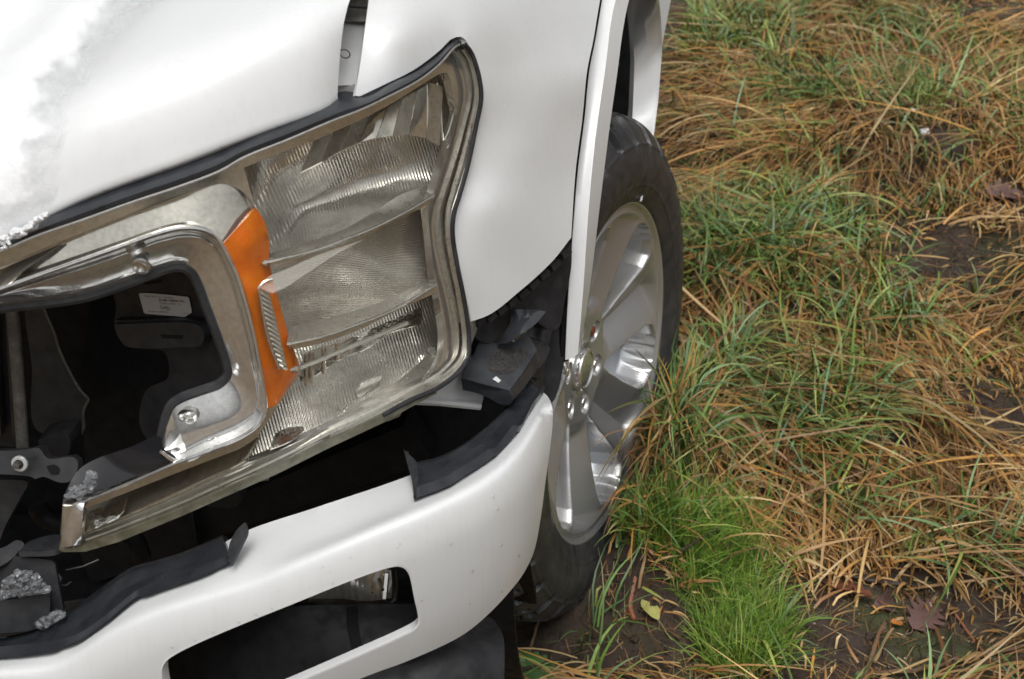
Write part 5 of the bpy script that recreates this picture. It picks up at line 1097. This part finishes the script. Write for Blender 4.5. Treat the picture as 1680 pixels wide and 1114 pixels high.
# water beads on the paint
def beads(name, spots, parent, label=None):
    V = []; Fq = []; n = 8
    for c_, nr_, rad, droop in spots:
        nr_ = np.array(nr_)/np.linalg.norm(nr_); a = np.cross(nr_, [0, 0, 1.]); a /= np.linalg.norm(a); b_ = np.cross(a, nr_); o = len(V)
        for k, (s_, hh) in enumerate(((1, -.1), (.88, .38), (.5, .62))):
            for q in range(n):
                t = 2*math.pi*q/n; V.append(c_+rad*s_*(math.cos(t)*a+math.sin(t)*b_*(1+droop*(math.sin(t) > 0)))+nr_*rad*hh)
        V.append(c_+nr_*rad*.68)
        for k in range(2):
            for q in range(n): Fq.append((o+k*n+q, o+k*n+(q+1) % n, o+(k+1)*n+(q+1) % n, o+(k+1)*n+q))
        for q in range(n): Fq.append((o+2*n+q, o+2*n+(q+1) % n, o+3*n))
    ob = mesh(name, V, Fq, WATER, parent, True, angle=180); ob['kind'] = 'stuff'; return ob
def on(px, py, f):
    e = 2.; x, y = np.array([px, px+e, px]), np.array([py, py, py+e]); X = P(x, y, y=f(x, y)); n_ = np.cross(X[1]-X[0], X[2]-X[0]); n_ /= np.linalg.norm(n_)
    if n_@(CAM-X[0]) < 0: n_ = -n_
    return X[0], n_
sp_ = []
for px, py, rr in ((809, 816, 2.6), (816, 836, 2.6), (740, 893, 2.4), (851, 911, 2.6), (822, 895, 2.4), (775, 937, 2.5), (692, 985, 2.2), (823, 970, 2), (761, 1042, 2.6), (700, 1072, 2.2), (652, 898, 1.5), (575, 915, 1.6), (508, 964, 1.6), (530, 930, 1.4), (880, 690, 1.2), (283, 1062, 2.2), (320, 1050, 1.8), (350, 1037, 2), (392, 1020, 2.2), (420, 1008, 2.2), (446, 998, 2), (546, 957, 1.7), (656, 893, 1.5), (596, 884, 1.2), (770, 990, 1.5), (700, 890, 1.3), (660, 870, 1.2)):
    c_, n_ = on(px, py, bdepth); sp_.append((c_, n_, rr*.00075, .6))
g = np.random.default_rng(5)
for _ in range(70):
    px, py = g.uniform(430, 880), g.uniform(800, 1050)
    if inpoly(np.array([[px, py]]), cr(BHOLE, 8, True)[:, :2])[0] or not inpoly(np.array([[px, py]]), cr(BOUT, 8, True)[:, :2])[0]: continue
    c_, n_ = on(px, py, bdepth); sp_.append((c_, n_, g.uniform(.0004, .0009), .3))
beads('water_beads', sp_, BP)
sp_ = []
for _ in range(60):
    px, py = g.uniform(800, 950), g.uniform(10, 500)
    if not inpoly(np.array([[px, py]]), cr(FOUT, 8, True)[:, :2])[0]: continue
    c_, n_ = on(px, py, fdepth); sp_.append((c_, n_, g.uniform(.0004, .0011), .3))
beads('water_beads', sp_, TRUCK)
sp_ = []
L3 = A[2] if False else np.array(resample(cr(row(lip, 'x'), .005), 60))
for t in g.uniform(.05, .7, 26): 
    i = int(t*59); sp_.append((L3[i], np.array([.5, -.8, .1]), g.uniform(.0012, .0026), .3))
beads('water_beads', sp_, FL)
for px, py in ((305, 262), (232, 288), (158, 312), (430, 213), (462, 203), (496, 190), (505, 186)):
    pass
sp_ = []
for x_ in (178, 233, 268, 365, 462, 470, 498, 512):
    j = np.argmin(abs(np.array(prj(he))[0]-x_)); sp_.append((he[j]+np.array([0, -.0002, -.002]), np.array([0, -.6, -.6]), .0026, .2))
beads('water_beads', sp_, TRUCK)
